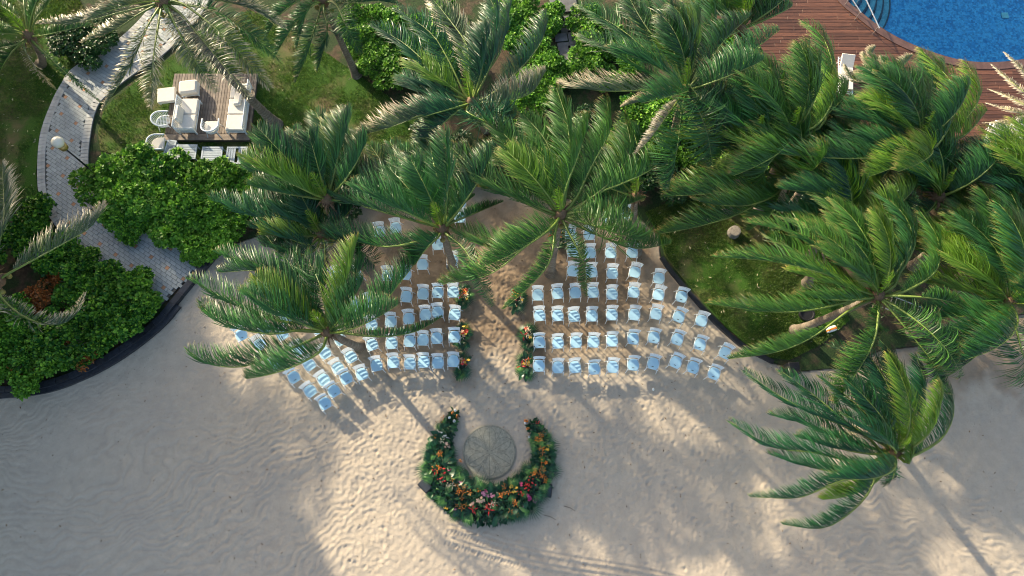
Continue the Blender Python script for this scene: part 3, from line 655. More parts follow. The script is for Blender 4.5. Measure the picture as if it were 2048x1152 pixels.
palm((1580, 275), 5.6, None, [
    [(1556, 200), (1519, 128), (1446, 100)], ((1537, 299), (1465, 273), (1400, 252), {'m': 'frond_y'}), [(1599, 255), (1588, 182), (1594, 115)], [(1640, 255), (1660, 204), (1640, 157), (1598, 88)],
    [(1640, 190), (1665, 139), (1645, 73), (1608, 45)], [(1545, 246), (1515, 220), (1490, 213)], [(1610, 275), (1648, 240), (1690, 200)], [(1560, 300), (1530, 340), (1520, 380)], [(1600, 230), (1625, 150), (1618, 80)],
    [(1565, 240), (1540, 170), (1500, 150)], [(1540, 280), (1500, 240), (1450, 220)], ((1640, 245), (1672, 180), (1665, 110), {'m': 'frond_y'})], 'palm with young yellow green fronds beside the pool deck boards', 8, seed=7)
palm((1834, 285), 6.0, None, [
    [(1831, 255), (1821, 207), (1789, 181), (1758, 168)], [(1840, 262), (1857, 213), (1852, 173), (1816, 147)], [(1866, 298), (1898, 253), (1895, 218), (1860, 185)], [(1805, 319), (1773, 285), (1741, 263), (1700, 250)],
    ((1870, 270), (1908, 225), (1906, 170), (1844, 100), {'m': 'frond_y'}), ((1890, 275), (1935, 235), (1960, 185), (1933, 125), {'m': 'frond_y'}), [(1831, 298), (1839, 332), (1842, 378)], [(1780, 312), (1698, 317), (1600, 312), (1505, 304)],
    [(1860, 250), (1885, 180), (1890, 120)], [(1815, 250), (1790, 215), (1740, 205)], [(1880, 310), (1920, 320), (1960, 350)], [(1850, 240), (1870, 170), (1850, 110)], [(1790, 290), (1740, 290), (1690, 310)], ((1860, 300), (1930, 270), (1975, 220), {'m': 'frond_y'})], 'full palm curling over the pool coping, right of the deck', 9, seed=8)
palm((1772, 180), 4.0, None, [[(1740, 215), (1690, 240)], [(1760, 140), (1745, 110), (1752, 92)], [(1750, 150), (1735, 120), (1728, 105)], [(1790, 150), (1812, 125), (1826, 110)], [(1740, 175), (1710, 160), (1690, 130)], [(1795, 170), (1820, 160), (1835, 150)], [(1775, 200), (1770, 240), (1765, 270)]],
     'small young palm with spiky upright fronds on the deck edge', 3, 'frond_p', seed=9, length=1.8, L=.5, coco=False, trunk_r=.09)
palm((885, 458), 5.2, (905, 530), [
    [(875, 454), (775, 426), (692, 400), (616, 356)], [(867, 473), (822, 486), (765, 493), (692, 475), (638, 442)], [(877, 441), (822, 376), (775, 337), (740, 290)], [(885, 428), (880, 376), (864, 311), (856, 239)],
    [(867, 428), (807, 381), (744, 355), (690, 309)], [(874, 433), (838, 366), (779, 283)], ((900, 447), (945, 428), (1007, 403), {'L': .5}), ((895, 433), (913, 381), (926, 350), {'L': .55}), [(848, 418), (744, 376), (692, 345), (664, 325)],
    ((895, 470), (930, 500), (960, 560), (986, 612), {'L': .55}), [(850, 440), (780, 400), (720, 380)], [(870, 420), (830, 350), (810, 290)], ((900, 440), (925, 410), (950, 390), {'L': .5}), [(875, 475), (850, 500), (830, 530)]], 'palm left of the aisle whose fronds fan up and left', 7, seed=10)
palm((1121, 431), 5.8, (1100, 545), [
    [(1118, 428), (1077, 375), (1030, 298), (1016, 265)], [(1107, 446), (1071, 478), (1018, 499), (959, 487), (904, 455)], [(1104, 456), (1052, 492), (980, 548), (880, 570)], [(1118, 407), (1120, 363), (1092, 283), (1046, 228)],
    [(1130, 398), (1139, 298), (1133, 239), (1113, 176)], [(1133, 425), (1195, 387), (1239, 342), (1262, 298), (1248, 226)], [(1150, 400), (1183, 333), (1219, 260), (1213, 196)], [(1140, 428), (1195, 387), (1254, 363), (1312, 331), (1350, 270)],
    ((1160, 424), (1225, 418), (1292, 395), {'L': .6}), [(1136, 440), (1180, 463), (1269, 496), (1342, 487)], ((1135, 460), (1167, 527), (1173, 592), {'L': .5}), ((1111, 460), (1099, 523), (1060, 572), (1008, 618), {'L': .6}),
    [(1100, 410), (1047, 350), (957, 284)], [(1106, 430), (1047, 404), (980, 366), (898, 290)], [(1090, 395), (1060, 350), (1010, 270), (942, 243)], [(1110, 390), (1090, 320), (1065, 260)], [(1130, 380), (1160, 300), (1180, 230)]], 'big palm at the head of the aisle above the right seating', 8, seed=11)
palm((656, 664), 4.6, (720, 694), [
    [(646, 627), (594, 580), (531, 543), (438, 545)], [(552, 659), (474, 647), (427, 627), (402, 603)], [(600, 690), (552, 707), (487, 733), (417, 728), (376, 700)], [(641, 702), (591, 731), (539, 749), (493, 758)],
    [(640, 630), (600, 600), (530, 550), (432, 504)], [(620, 650), (550, 640), (474, 611), (378, 556)], [(700, 645), (759, 572 + 40), (800, 565), (849, 502)], ((679, 665), (759, 673), (831, 663), (885, 633), {'L': .45}),
    [(677, 632), (706, 575), (716, 512), (714, 478)], [(630, 640), (570, 600), (485, 580)], [(640, 635), (600, 560), (560, 500)], [(655, 640), (640, 570), (610, 510)], [(600, 660), (540, 668), (450, 650), (410, 618)]], 'lowest palm on the left whose fronds cover the left chairs', 5, seed=12)
palm((645, 470), 4.0, None, [
    [(607, 434), (550, 424), (491, 391)], [(602, 440), (560, 440), (498, 429), (421, 393)], [(628, 453), (613, 421), (587, 396)], [(620, 490), (587, 480), (555, 463), (504, 455)], [(630, 500), (600, 510), (560, 500), (530, 470)],
    ((650, 500), (650, 560), (648, 600), {'m': 'frond_p', 'L': .5}), [(680, 480), (720, 500), (750, 530)], [(670, 450), (700, 420), (710, 380)], [(630, 430), (600, 390), (560, 370)]], 'low palm hidden between the shrubs and the left chairs', 5, seed=13, length=3.0)
palm((655, 400), 5.0, None, [
    [(623, 387), (566, 356), (524, 346), (483, 310)], [(623, 382), (587, 330), (545, 299), (504, 266)], [(633, 366), (602, 309), (585, 258)], [(666, 351), (657, 304), (641, 244), (631, 224)], [(680, 346), (693, 252), (697, 214)],
    [(620, 395), (560, 385), (500, 370)], [(690, 360), (720, 310), (730, 260)], [(640, 370), (610, 330), (560, 280)], [(690, 400), (740, 400), (790, 380)]], 'palm behind the left seating with upright fronds against the sunny lawn', 6, seed=14)
palm((1754, 592), 6.2, (1588, 662), [
    [(1735, 590), (1645, 616), (1548, 624), (1418, 608)], [(1764, 568), (1693, 526), (1600, 471), (1492, 444)], [(1740, 560), (1709, 519), (1645, 468), (1556, 431)], [(1760, 560), (1750, 500), (1725, 465), (1668, 428)],
    [(1775, 560), (1800, 500), (1776, 452), (1707, 418)], [(1740, 570), (1700, 500), (1683, 391+40), (1600, 350)], [(1799, 587), (1863, 552), (1881, 510), (1870, 465), (1835, 415)], [(1810, 580), (1870, 530), (1918, 442), (1918, 386)],
    [(1730, 580), (1651, 548), (1548, 523), (1430, 514)], ((1757, 612), (1756, 651), (1750, 694), {'L': .5}), ((1740, 600), (1700, 620), (1622, 676), (1549, 705), (1458, 718), {'L': .7, 'start': .4}), ((1784, 622), (1859, 716), (1881, 760), (1902, 785), {'start': .5, 'L': .5}),
    ((1799, 592), (1870, 597), (1935, 612), {'start': .4, 'L': .6}), [(1790, 560), (1830, 490), (1820, 440), (1790, 398)], ((1790, 550), (1825, 480), (1800, 420), (1738, 376), {'m': 'frond'}), ((1757, 630), (1742, 696), (1674, 807), {'start': .35}),
    ((1790, 570), (1810, 510), (1815, 460), {'m': 'frond_y', 'L': .6}), [(1720, 575), (1640, 530), (1570, 490), (1530, 470)], [(1750, 560), (1700, 510), (1640, 480), (1600, 440)]], 'large palm between the right lawn and the sand, with a leaning trunk', 10, seed=15, L=.95)
palm((2016, 606), 6.0, (1822, 664), [
    [(2040, 560), (1995, 508), (1917, 450)], ((1985, 622), (1950, 628), (1915, 607), {'L': .7}), [(2010, 560), (1995, 446), (1975, 390), (1962, 366)], [(1985, 640), (1941, 678), (1868, 738)], [(1995, 650), (1960, 705), (1890, 757)],
    [(2050, 540), (2060, 450), (2020, 340)], [(2040, 550), (2040, 430), (1990, 330)], [(2070, 600), (2110, 640), (2120, 720)], [(2030, 650), (2050, 720), (2080, 780)], [(2070, 570), (2120, 520), (2130, 420)], [(2000, 580), (1960, 540), (1900, 520)]], 'palm at the right edge with a leaning sunlit trunk', 8, seed=16)
palm((2090, 420), 5.8, None, [[(2050, 400), (2000, 350), (1960, 300)], [(2060, 440), (2010, 430), (1965, 400)], [(2080, 380), (2060, 310), (2010, 250)], [(2050, 450), (2000, 470), (1960, 460)], [(2100, 370), (2100, 300), (2060, 230)], [(2080, 470), (2040, 510), (2010, 520)]], 'palm cut off by the right edge below the pool deck', 7, seed=17)
palm((2120, 235), 5.2, None, [[(2080, 190), (2045, 140), (2008, 104)], [(2070, 200), (2030, 170), (1982, 128)], [(2060, 215), (2020, 195), (1976, 178)], [(2060, 230), (2020, 220), (1972, 206)], [(2060, 245), (2010, 245), (1965, 246)], [(2080, 260), (2030, 275), (1990, 290)]],
     'pale grey fronded palm reaching in from the right edge over the deck', 1, 'frond_d', seed=18, L=.28, wind=.1, coco=False)
palm((1580, 356), 4.8, (1563, 400), [
    [(1539, 390), (1474, 429), (1396, 453), (1320, 468)], [(1520, 350), (1450, 362), (1407, 372), (1339, 374)], [(1530, 365), (1438, 385), (1332, 393)], [(1540, 330), (1490, 300), (1450, 300), (1425, 345)], [(1560, 320), (1520, 280), (1470, 270)],
    [(1550, 390), (1500, 410), (1440, 410), (1390, 400)], [(1600, 320), (1620, 280), (1610, 240)], [(1610, 360), (1660, 360), (1700, 340)], [(1560, 380), (1540, 430), (1500, 460)]], 'palm with a long frond reaching left over the edge of the right lawn', 7, seed=19)
palm((1708, 395), 5.0, None, [[(1690, 385), (1650, 365), (1603, 349)], [(1700, 360), (1690, 310), (1660, 270)], [(1730, 370), (1750, 330), (1740, 290)], [(1680, 370), (1640, 330), (1590, 320)], [(1740, 390), (1780, 370), (1800, 340)], [(1720, 360), (1720, 310), (1700, 260)], [(1690, 410), (1650, 430), (1600, 430)]],
     'palm with brown frond tips in the thick of the right grove', 7, seed=20)
for k_, (cx_, cy_, h_) in enumerate([(1655, 305, 4.6), (1935, 440, 4.4), (1270, 395, 3.6), (1480, 60, 4.4), (1510, 290, 5.2), (1690, 460, 5.0), (1875, 395, 5.4), (1960, 540, 5.0)]):
    palm((cx_, cy_), h_, None, [], ['palm filling the grove beside the pool deck', 'palm in the dark gap by the right edge', 'low palm behind the right block of chairs', 'palm at the top edge left of the red deck', 'palm in the middle of the grove above the right lawn', 'palm behind the largest right palm crown', 'palm between the coping palm and the right edge', 'palm left of the right edge palm crowns'][k_], 11 if k_ != 2 else 6, seed=40+k_, length=3.3)
palm((1786, 905), 5.4, (1700, 760), [
    ((1761, 926), (1736, 987), (1687, 1036), (1638, 1057), (1566, 1049), {'L': .7}), ((1744, 942), (1666, 967), (1597, 995), (1500, 994), {'L': .7}), [(1748, 938), (1687, 946), (1605, 930), (1537, 908)], [(1728, 926), (1629, 905), (1543, 893), (1459, 842)],
    [(1781, 926), (1728, 868), (1638, 832), (1556, 790), (1488, 740)], [(1770, 890), (1752, 856), (1740, 803), (1690, 740)], [(1778, 870), (1765, 815), (1752, 750), (1697, 694)], [(1790, 860), (1801, 795), (1793, 721), (1758, 678)],
    [(1815, 915), (1883, 877), (1908, 811), (1879, 735)], ((1818, 926), (1822, 885), (1793, 862), (1760, 872), {'m': 'frond_y', 'L': .45}), ((1790, 930), (1786, 955), (1768, 972), {'L': .5}), [(1770, 890), (1700, 850), (1640, 800), (1560, 740)],
    [(1780, 880), (1770, 800), (1720, 720), (1660, 690)], [(1760, 900), (1690, 880), (1620, 850), (1540, 830)], [(1785, 870), (1800, 780), (1770, 700)], ((1820, 915), (1845, 890), (1840, 860), {'L': .5, 'm': 'frond_y'})], 'lowest palm on the right with fronds sweeping left over open sand', 7, seed=21, L=.9)
palm((-6, 562), 4.6, (-60, 620), [
    ((22, 544), (109, 497), (182, 453), (206, 410), {'m': 'frond_p'}), ((0, 591), (44, 631), (102, 650), (146, 635), (172, 586), {'m': 'frond_p', 'L': .6}), ((-5, 500), (8, 435), (4, 328), {'m': 'frond_p'}), [(-40, 540), (-100, 480), (-150, 400)], [(-30, 600), (-90, 660), (-140, 700)],
    [(-20, 500), (-60, 420), (-90, 330)], [(-50, 570), (-130, 560), (-200, 540)]], 'palm cut off by the left edge with two fronds over the shrubs', 2, 'frond_p', seed=22, wind=.5)
# unseen palms added to the west and north so their crowns shade the beach
P_SHADE = []
src = [o for o in bpy.data.objects if o.name.startswith('coconut_palm') and o.get('category')]
for k, (x, y, rz, s, si) in enumerate([(-24.5, 28, 3.0, 1.6, 3), (-15, 30, 5.0, 1.5, 9), (-33, 22, 4.0, 1.6, 9)]):
    o = copy_tree(src[si]); o.location = (x, y, 0); o.rotation_euler = (0, 0, rz); o.scale = (s, s, s)
    o['label'] = ['unseen tall palm added beyond the top left corner for its shade', 'unseen tall palm added above the lounge deck for its shade', 'unseen tall palm added beside the shading building for its shade'][k]; o['group'] = 'unseen palms added for their shade'
# ------------------------------------------------------------------ shrubs
def leaf_cloud(seed, nros, rad, hgt, leaf, mat, per=9, flat=.5, name='foliage'):
    """rosettes of spoon shaped leaves spread over and through a lumpy dome"""
    r = np.random.default_rng(seed); V = []; Q = []; T = []
    nb = 9; bc = np.stack([r.normal(0, rad*.42, nb), r.normal(0, rad*.42, nb), r.uniform(.25, .62, nb)*hgt], -1); br = r.uniform(.34, .55, nb)*rad
    k = r.integers(0, nb, nros); d = nrm(r.normal(0, 1, (nros, 3))); d[:, 2] = np.abs(d[:, 2])*.9+.1*d[:, 2]; d = nrm(d)
    rr = br[k]*r.uniform(.55, 1.08, nros)**.5; c = bc[k]+d*rr[:, None]*np.array([1, 1, .85]); c[:, 2] = np.clip(c[:, 2], .08, hgt*1.2)
    ax = nrm(d*.75+np.array([0, 0, .8])+r.normal(0, .25, (nros, 3)))
    m = nros*per; ci = np.repeat(np.arange(nros), per); C0 = c[ci]; A = ax[ci]
    t = r.uniform(0, 2*math.pi, m); ref = nrm(np.cross(A, np.array([1, .01, 0.]))); r2 = np.cross(A, ref)
    el = r.uniform(.15, 1.1, m)[:, None]; out = ref*np.cos(t)[:, None]+r2*np.sin(t)[:, None]
    D = nrm(out*np.cos(el)+A*np.sin(el)); S = nrm(np.cross(D, A)); Nn = np.cross(S, D)
    L = leaf*(r.uniform(.55, 1.3, nros)[ci]*r.uniform(.75, 1.2, m))[:, None]; Wd = L*.23
    p0 = C0+D*L*.08; p1 = C0+D*L*.55+Nn*L*.06; p2 = C0+D*L*.85+Nn*L*.03; p3 = C0+D*L*1.05-Nn*L*.02
    vs = np.stack([p0, p1-S*Wd, p1+S*Wd, p2-S*Wd*1.05, p2+S*Wd*1.05, p3], 1).reshape(-1, 3); b = np.arange(m)[:, None]*6
    return np_mesh(name, vs, b+np.array([[1, 2, 4, 3]]), np.vstack([b+np.array([[0, 2, 1]]), b+np.array([[3, 4, 5]])]), mat)
def branches(seed, rad, hgt):
    r = random.Random(seed); mb = MB()
    for k in range(16):
        a = r.uniform(0, 6.28); l = rad*r.uniform(.3, .8); mb.tube([(0, 0, -.05), (math.cos(a)*l*.4, math.sin(a)*l*.4, hgt*.4), (math.cos(a)*l, math.sin(a)*l, hgt*r.uniform(.6, .9))], [.03, .02, .008], 4)
    return mb.mesh('branches', M['twig'])
BV = [leaf_cloud(200+i, 640, 1.0, 1.1, .165, M['bush']) for i in range(5)]
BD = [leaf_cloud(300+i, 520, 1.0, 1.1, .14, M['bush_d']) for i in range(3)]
BC = [leaf_cloud(400+i, 300, 1.0, .9, .13, M['croton']) for i in range(2)]
BB = [branches(500+i, 1.0, 1.1) for i in range(3)]
NB = 0
MARKS = [('the slab path', 1140, 60), ('the upper two palm crowns', 800, 70), ('the shaded top palm trunk', 690, 90), ('the dense top palm crown', 1370, 182), ('the top centre palm crown', 944, 206), ('the deck side palm crown', 1580, 275),
         ('the palm curling over the coping', 1834, 285), ('the tree stump', 1470, 462), ('the right edge palm crown', 2000, 450), ('the hidden grove palm crown', 1708, 395), ('the aisle head palm crown', 1121, 380), ('the palm crown left of the aisle', 885, 400),
         ('the palm behind the left block', 655, 400), ('the sunny lawn', 640, 300)]
ORD = ['nearest', 'second', 'third', 'fourth', 'fifth', 'sixth']; SEENB = {}
def where_is(px, py):
    nm, mx_, my_ = min(MARKS, key=lambda m_: math.hypot(px-m_[1], py-m_[2])); a = math.degrees(math.atan2(my_-py, px-mx_)) % 360
    d = ['right', 'upper right', 'top', 'upper left', 'left', 'lower left', 'bottom', 'lower right'][int((a+22.5)//45) % 8]
    k = SEENB.get((nm, d), 0); SEENB[(nm, d)] = k+1
    return f'{nm}, {ORD[k]} on its {d} side'
def bush(px, py, r, label, var=None, lib=None, grp='leafy green shrubs', hz=1.0, z=GZ):
    global NB
    NB += 1; lib = lib or BV; s = r/46.0
    x, y, _ = P(px, py, .6*hz); o = empty('leafy_shrub', (x, y, z), random.uniform(0, 6.28)); o.scale = (s, s, max(.45, s*.9)*hz)
    tag(o, label, 'shrub', grp); link('foliage', lib[NB % len(lib)], o); link('branches', BB[NB % 3], o)
A1 = [(205, 345, 46, 'bright green shrub beside the lamp post, at the left tip of the upper shrub bed'), (262, 322, 46, 'shrub under the stacked armchairs, upper edge of the bed'), (322, 342, 48, 'shrub in front of the first slatted table'),
      (382, 352, 46, 'shrub in front of the second slatted table'), (440, 345, 44, 'shrub overlapping the third slatted table'), (490, 350, 40, 'shrub at the right end below the slatted tables'),
      (235, 398, 46, 'shrub over the inner bend of the paved path'), (292, 402, 50, 'shrub in the middle of the upper bed'), (350, 415, 50, 'shrub right of the middle of the upper bed'), (408, 410, 48, 'shrub on the right of the upper bed, middle row'),
      (460, 410, 44, 'shrub at the right edge of the upper bed beside palm fronds'), (262, 442, 34, 'small shrub on the lower lip of the upper bed by the path'), (330, 455, 36, 'low shrub just above the dirt strip by the path'),
      (392, 470, 40, 'shrub at the lower right corner of the upper bed'), (440, 462, 42, 'shrub between the upper bed and the left palms'), (378, 498, 20, 'smallest shrub tuft by the end of the paved path')]
for b_ in A1: bush(b_[0], b_[1]+(14 if b_[1] < 375 else 6), b_[2], b_[3], hz=1.12)
A2 = [(62, 432, 44, 'shrub at the top of the lower left bed against the path edge'), (20, 478, 44, 'shrub at the left edge behind the fan of the left palm'), (95, 500, 46, 'shrub left of the path below the pale palm frond'), (158, 520, 34, 'shrub close to the path bend in the lower left bed'),
      (150, 562, 40, 'darker shrub in the heart of the lower left bed'), (230, 572, 46, 'bright shrub on the right of the lower left bed by the path'), (278, 612, 44, 'shrub at the right tip of the lower left bed above the kerb'),
      (190, 622, 46, 'shrub right of the curled palm frond'), (232, 655, 44, 'shrub leaning over the granite kerb, right part of the bed'), (165, 682, 44, 'shrub above the middle of the granite kerb'),
      (108, 705, 46, 'shrub below the orange leaved plant'), (52, 735, 42, 'shrub over the lower left end of the kerb'), (4, 700, 46, 'shrub cut off by the left edge above the kerb'), (28, 640, 42, 'shrub below the left palm crown'), (70, 668, 38, 'shrub between orange plant and left edge'), (-30, 745, 40, 'shrub mostly outside the left edge')]
for b_ in A2: bush(b_[0], b_[1]+(-12 if b_[1] > 600 else 2), b_[2]*.94, b_[3], hz=1.22)
for px, py, r, l in [(62, 592, 34, 'orange and yellow leaved plant under the left palm crown'), (118, 652, 26, 'rusty orange plant inside the curled palm frond'), (95, 548, 20, 'small orange plant just right of the left palm crown'), (28, 622, 22, 'small orange plant at the left edge below the palm crown'), (150, 712, 20, 'small rusty plant low in the bed above the granite kerb'), (20, 722, 24, 'orange plant at the far lower left of the bed')]: bush(px, py, r, l, lib=BC, grp='orange leaved plants', hz=1.7 if r < 30 else 1.15)
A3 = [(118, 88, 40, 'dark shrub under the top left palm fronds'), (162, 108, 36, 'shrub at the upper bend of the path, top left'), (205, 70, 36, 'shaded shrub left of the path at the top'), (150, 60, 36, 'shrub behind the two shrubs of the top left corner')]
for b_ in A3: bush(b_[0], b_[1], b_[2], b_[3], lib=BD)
top = [(700, 40), (740, 30), (722, 78), (760, 90), (790, 45), (772, 135), (812, 108), (742, 118), (848, 60), (880, 20), (865, 150), (905, 110), (1010, 30), (1050, 20), (1040, 75), (1075, 60), (1085, 110), (1065, 150), (1095, 175), (1100, 30), (1050, 200), (1110, 140),
       (1180, 120), (1175, 40), (1180, 80), (1240, 150), (1280, 235), (1325, 230), (1300, 270), (1400, 260), (1440, 240), (1380, 310), (1450, 335), (1500, 345), (1475, 300), (1420, 350), (1540, 270), (1250, 280), (1230, 90), (1450, 60), (1500, 100)]
where = ['beside the palm at the top left of centre', 'between the two upper palms', 'against the stepping slab path', 'under the top right palm', 'in the gap between the grove palms']
for k, (px, py) in enumerate(top):
    wh = 0 if px < 700 else 1 if px < 930 else 2 if px < 1190 else 3 if px < 1370 else 4
    bush(px, py, random.uniform(30, 42), 'bright shrub by '+where_is(px, py), grp='shrubs behind the seating, '+where[wh])
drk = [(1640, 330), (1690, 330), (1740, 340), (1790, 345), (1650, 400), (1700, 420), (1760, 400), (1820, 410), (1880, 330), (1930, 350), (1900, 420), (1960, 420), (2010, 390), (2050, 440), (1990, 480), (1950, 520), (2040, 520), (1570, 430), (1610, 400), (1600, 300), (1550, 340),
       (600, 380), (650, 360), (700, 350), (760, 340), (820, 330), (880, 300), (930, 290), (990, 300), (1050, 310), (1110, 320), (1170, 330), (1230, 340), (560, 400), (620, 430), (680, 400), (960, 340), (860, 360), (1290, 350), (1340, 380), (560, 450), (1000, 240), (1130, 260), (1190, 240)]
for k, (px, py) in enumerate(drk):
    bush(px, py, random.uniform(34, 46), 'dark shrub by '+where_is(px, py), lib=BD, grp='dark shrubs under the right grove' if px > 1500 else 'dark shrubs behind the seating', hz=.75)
# fallen leaves and debris
def litter(name, n, fn, mat, label, size=(.04, .10)):
    v = []; f = []
    for k in range(n):
        x, y, z = fn(); a = random.uniform(0, 6.28); l = random.uniform(*size); w_ = l*random.uniform(.15, .4); c_, s_ = math.cos(a), math.sin(a)
        b = len(v); v += [(x-c_*l, y-s_*l, z+.01), (x-s_*w_, y+c_*w_, z+.03), (x+c_*l, y+s_*l, z+.012), (x+s_*w_, y-c_*w_, z+.008)]; f.append((b, b+3, b+2, b+1))
    me = bpy.data.meshes.new(name); me.from_pydata(v, [], f); me.materials.append(mat); tag(link(name, me), label, 'leaf litter', None, 'stuff')
def onsand():
    while True:
        px, py = (random.gauss(1000, 330), random.gauss(620, 130)) if random.random() < .75 else (random.uniform(0, 2048), random.uniform(760, 1150))
        x, y, _ = P(px, py)
        if -21 < x < 21 and -4 < y < 16 and not inside(np.array([x]), np.array([y]), lawn_w)[0]: return x, y, sand_z(x, y)
def onlawn():
    L = random.choice([lawnA, lawnB, lawnC]); wp = W(L); 
    while True:
        px, py = random.uniform(0, 1700), random.uniform(0, 720); x, y, _ = P(px, py, GZ+.05)
        if inside(np.array([x]), np.array([y]), wp)[0]: return x, y, GZ+.05
litter('leaf_litter', 900, onsand, simple('dry leaf litter', (.16, .10, .05), .9, .5, 5, island=True), 'small dry leaves and twigs scattered on the sand', (.02, .06))
litter('fallen_leaves', 260, onlawn, simple('pale fallen leaf', (.42, .40, .24), .8, .4, 5, island=True), 'pale fallen leaves scattered on the lawns', (.03, .09))
# ------------------------------------------------------------------ chairs
def chair_proto(solid):
    t = empty('banquet_chair'); F = M['white']
    n = 20; vs = []
    for z, g_ in ((.425, .985), (.44, 1.0), (.462, .985)):
        for k in range(n):
            a = 2*math.pi*k/n; ex_ = .62; cx = math.copysign(abs(math.cos(a))**ex_, math.cos(a)); cy = math.copysign(abs(math.sin(a))**ex_, math.sin(a))
            wd = .225 if cy < 0 else .225-.045*cy; vs.append((cx*wd*g_, cy*.245*g_-.02, z))
    mb = MB(); mb.add(vs, [tuple(range(n-1, -1, -1)), tuple(range(2*n, 3*n))]+[(l*n+k, l*n+(k+1) % n, (l+1)*n+(k+1) % n, (l+1)*n+k) for l in (0, 1) for k in range(n)])
    st = mb.build('seat', M['seat'], t, False)
    mb = MB(); pts = [(-.215, .20, .43), (-.235, 0, .432), (-.235, -.25, .434), (.235, -.25, .434), (.235, 0, .432), (.215, .20, .43)]; mb.tube(pts+[pts[0]], .014, 5, cap=False); mb.build('seat_frame', F, t)
    if solid:
        mb = MB(); mb.box((0, -.155, .466), (.085, .022, .006)); mb.build('slot', M['dark'], st)
    mb = MB()
    for s in (-1, 1): mb.tube([(s*.19, .20, .40), (s*.20, .215, .55), (s*.225, .245, .70), (s*.24, .26, .775)], [.016, .015, .014, .013], 5)
    mb.build('back_frame', F, t)
    def curved(z, y, hw, hh, name, mat=F, th=.012):
        mb = MB(); m = 7; vs = []
        for k in range(m):
            u = -1+2*k/(m-1); yy_ = y+.035*(1-u*u)
            vs += [(u*hw, yy_-th/2, z-hh), (u*hw, yy_+th/2, z-hh), (u*hw, yy_+th/2+hh*.35, z+hh), (u*hw, yy_-th/2+hh*.35, z+hh)]
        mb.add(vs, [(4*i+q_, 4*i+4+q_, 4*i+4+(q_+1) % 4, 4*i+(q_+1) % 4) for i in range(m-1) for q_ in range(4)]+[(3, 2, 1, 0), (4*m-4, 4*m-3, 4*m-2, 4*m-1)]); return mb.build(name, mat, t)
    if solid:
        curved(.60, .225, .20, .095, 'back_panel')
    else:
        for z, y, hw in ((.53, .205, .19), (.60, .218, .20), (.665, .232, .21)): curved(z, y, hw, .017, 'slat')
    curved(.725, .243, .222, .010, 'slat'); tr = curved(.775, .258, .245, .015, 'top_rail')
    mb = MB()
    for k in range(6): u = -.85+k*.34; mb.tube([(u*.222, .245+.035*(1-u*u), .73), (u*.232, .258+.035*(1-u*u), .77)], .010, 4)
    mb.build('spindle_row', F, tr)
    for sx in (-1, 1):
        mb = MB(); mb.tube([(sx*.21, -.23, .43), (sx*.225, -.275, .2), (sx*.245, -.31, -.02)], [.018, .015, .013], 5); mb.build('leg', F, t)
        mb = MB(); mb.tube([(sx*.19, .19, .43), (sx*.225, .25, .2), (sx*.275, .27, -.02)], [.018, .015, .013], 5); mb.build('leg', F, t)
    return t
protoA = chair_proto(False); protoB = chair_proto(True); first = {0: True, 1: True}
def z4(x, y): return (860+x/2.505, 340+y/2.505)
def z3(x, y): return (360+x/2.505, 380+y/2.505)
right_rows = [
    ('front row', [(545, 978, 1), (640, 985, 0), (725, 985, 0), (822, 990, 1), (915, 985, 0), (1018, 972, 1), (1120, 968, 1), (1232, 960, 1), (1320, 985, 1), (1425, 1015, 1)]),
    ('second row', [(548, 862, 1), (640, 862, 0), (730, 858, 0), (820, 858, 0), (912, 853, 0), (1017, 840, 1), (1125, 835, 1), (1240, 845, 1), (1355, 870, 1), (1478, 915, 1)]),
    ('third row', [(550, 725, 0), (640, 725, 0), (722, 730, 0), (812, 728, 0), (912, 722, 0), (1025, 722, 0), (1135, 718, 0), (1247, 732, 1), (1362, 750, 0)]),
    ('fourth row', [(542, 622, 0), (640, 615, 0), (728, 612, 0), (818, 612, 0), (913, 618, 0), (1022, 612, 0), (1145, 622, 0), (1260, 632, 1)]),
    ('fifth row', [(715, 505, 0), (808, 508, 0), (915, 515, 0), (1025, 510, 0), (1147, 538, 0)]),
    ('sixth row', [(715, 405, 0), (805, 410, 0), (907, 412, 0), (1015, 412, 0)]),
    ('seventh row', [(705, 318, 0), (797, 320, 0), (985, 215, 1), (900, 235, 0)])]
left_rows = [
    ('front row', [(1370, 855, 0), (1292, 862, 0), (1222, 858, 0), (1152, 865, 0), (1068, 860, 0), (985, 875, 0), (910, 920, 0), (830, 942, 1), (770, 1002, 1), (725, 1065, 1)]),
    ('second row', [(1375, 735, 1), (1287, 742, 0), (1218, 748, 0), (1150, 755, 0), (1060, 765, 0), (962, 772, 0), (855, 835, 0), (790, 890, 0), (718, 948, 0), (650, 1002, 0)]),
    ('third row', [(1378, 620, 0), (1290, 610, 0), (1230, 622, 0), (1145, 642, 0), (1058, 658, 0), (960, 670, 0), (800, 750, 0), (725, 812, 0), (645, 872, 0), (570, 935, 1)]),
    ('fourth row', [(1368, 508, 0), (1290, 508, 1), (1217, 518, 0), (1135, 532, 0), (955, 555, 0), (875, 578, 0), (690, 690, 0), (590, 795, 0), (480, 862, 1)]),
    ('fifth row', [(1365, 345, 0), (1215, 370, 0), (1130, 420, 0), (1040, 425, 0), (880, 420, 0), (785, 425, 0), (620, 620, 0), (510, 720, 0), (400, 770, 0)]),
    ('sixth row', [(1080, 185, 0), (1000, 205, 0), (530, 640, 0), (420, 690, 1), (305, 722, 1)]),
    ('seventh row', [(1400, 135, 0), (1405, 60, 0), (1290, 270, 0)])]
ords = ['chair next to the aisle', 'second chair from the aisle', 'third chair from the aisle', 'fourth chair from the aisle', 'fifth chair from the aisle', 'sixth chair from the aisle', 'seventh chair from the aisle', 'eighth chair from the aisle', 'ninth chair from the aisle', 'tenth chair from the aisle']
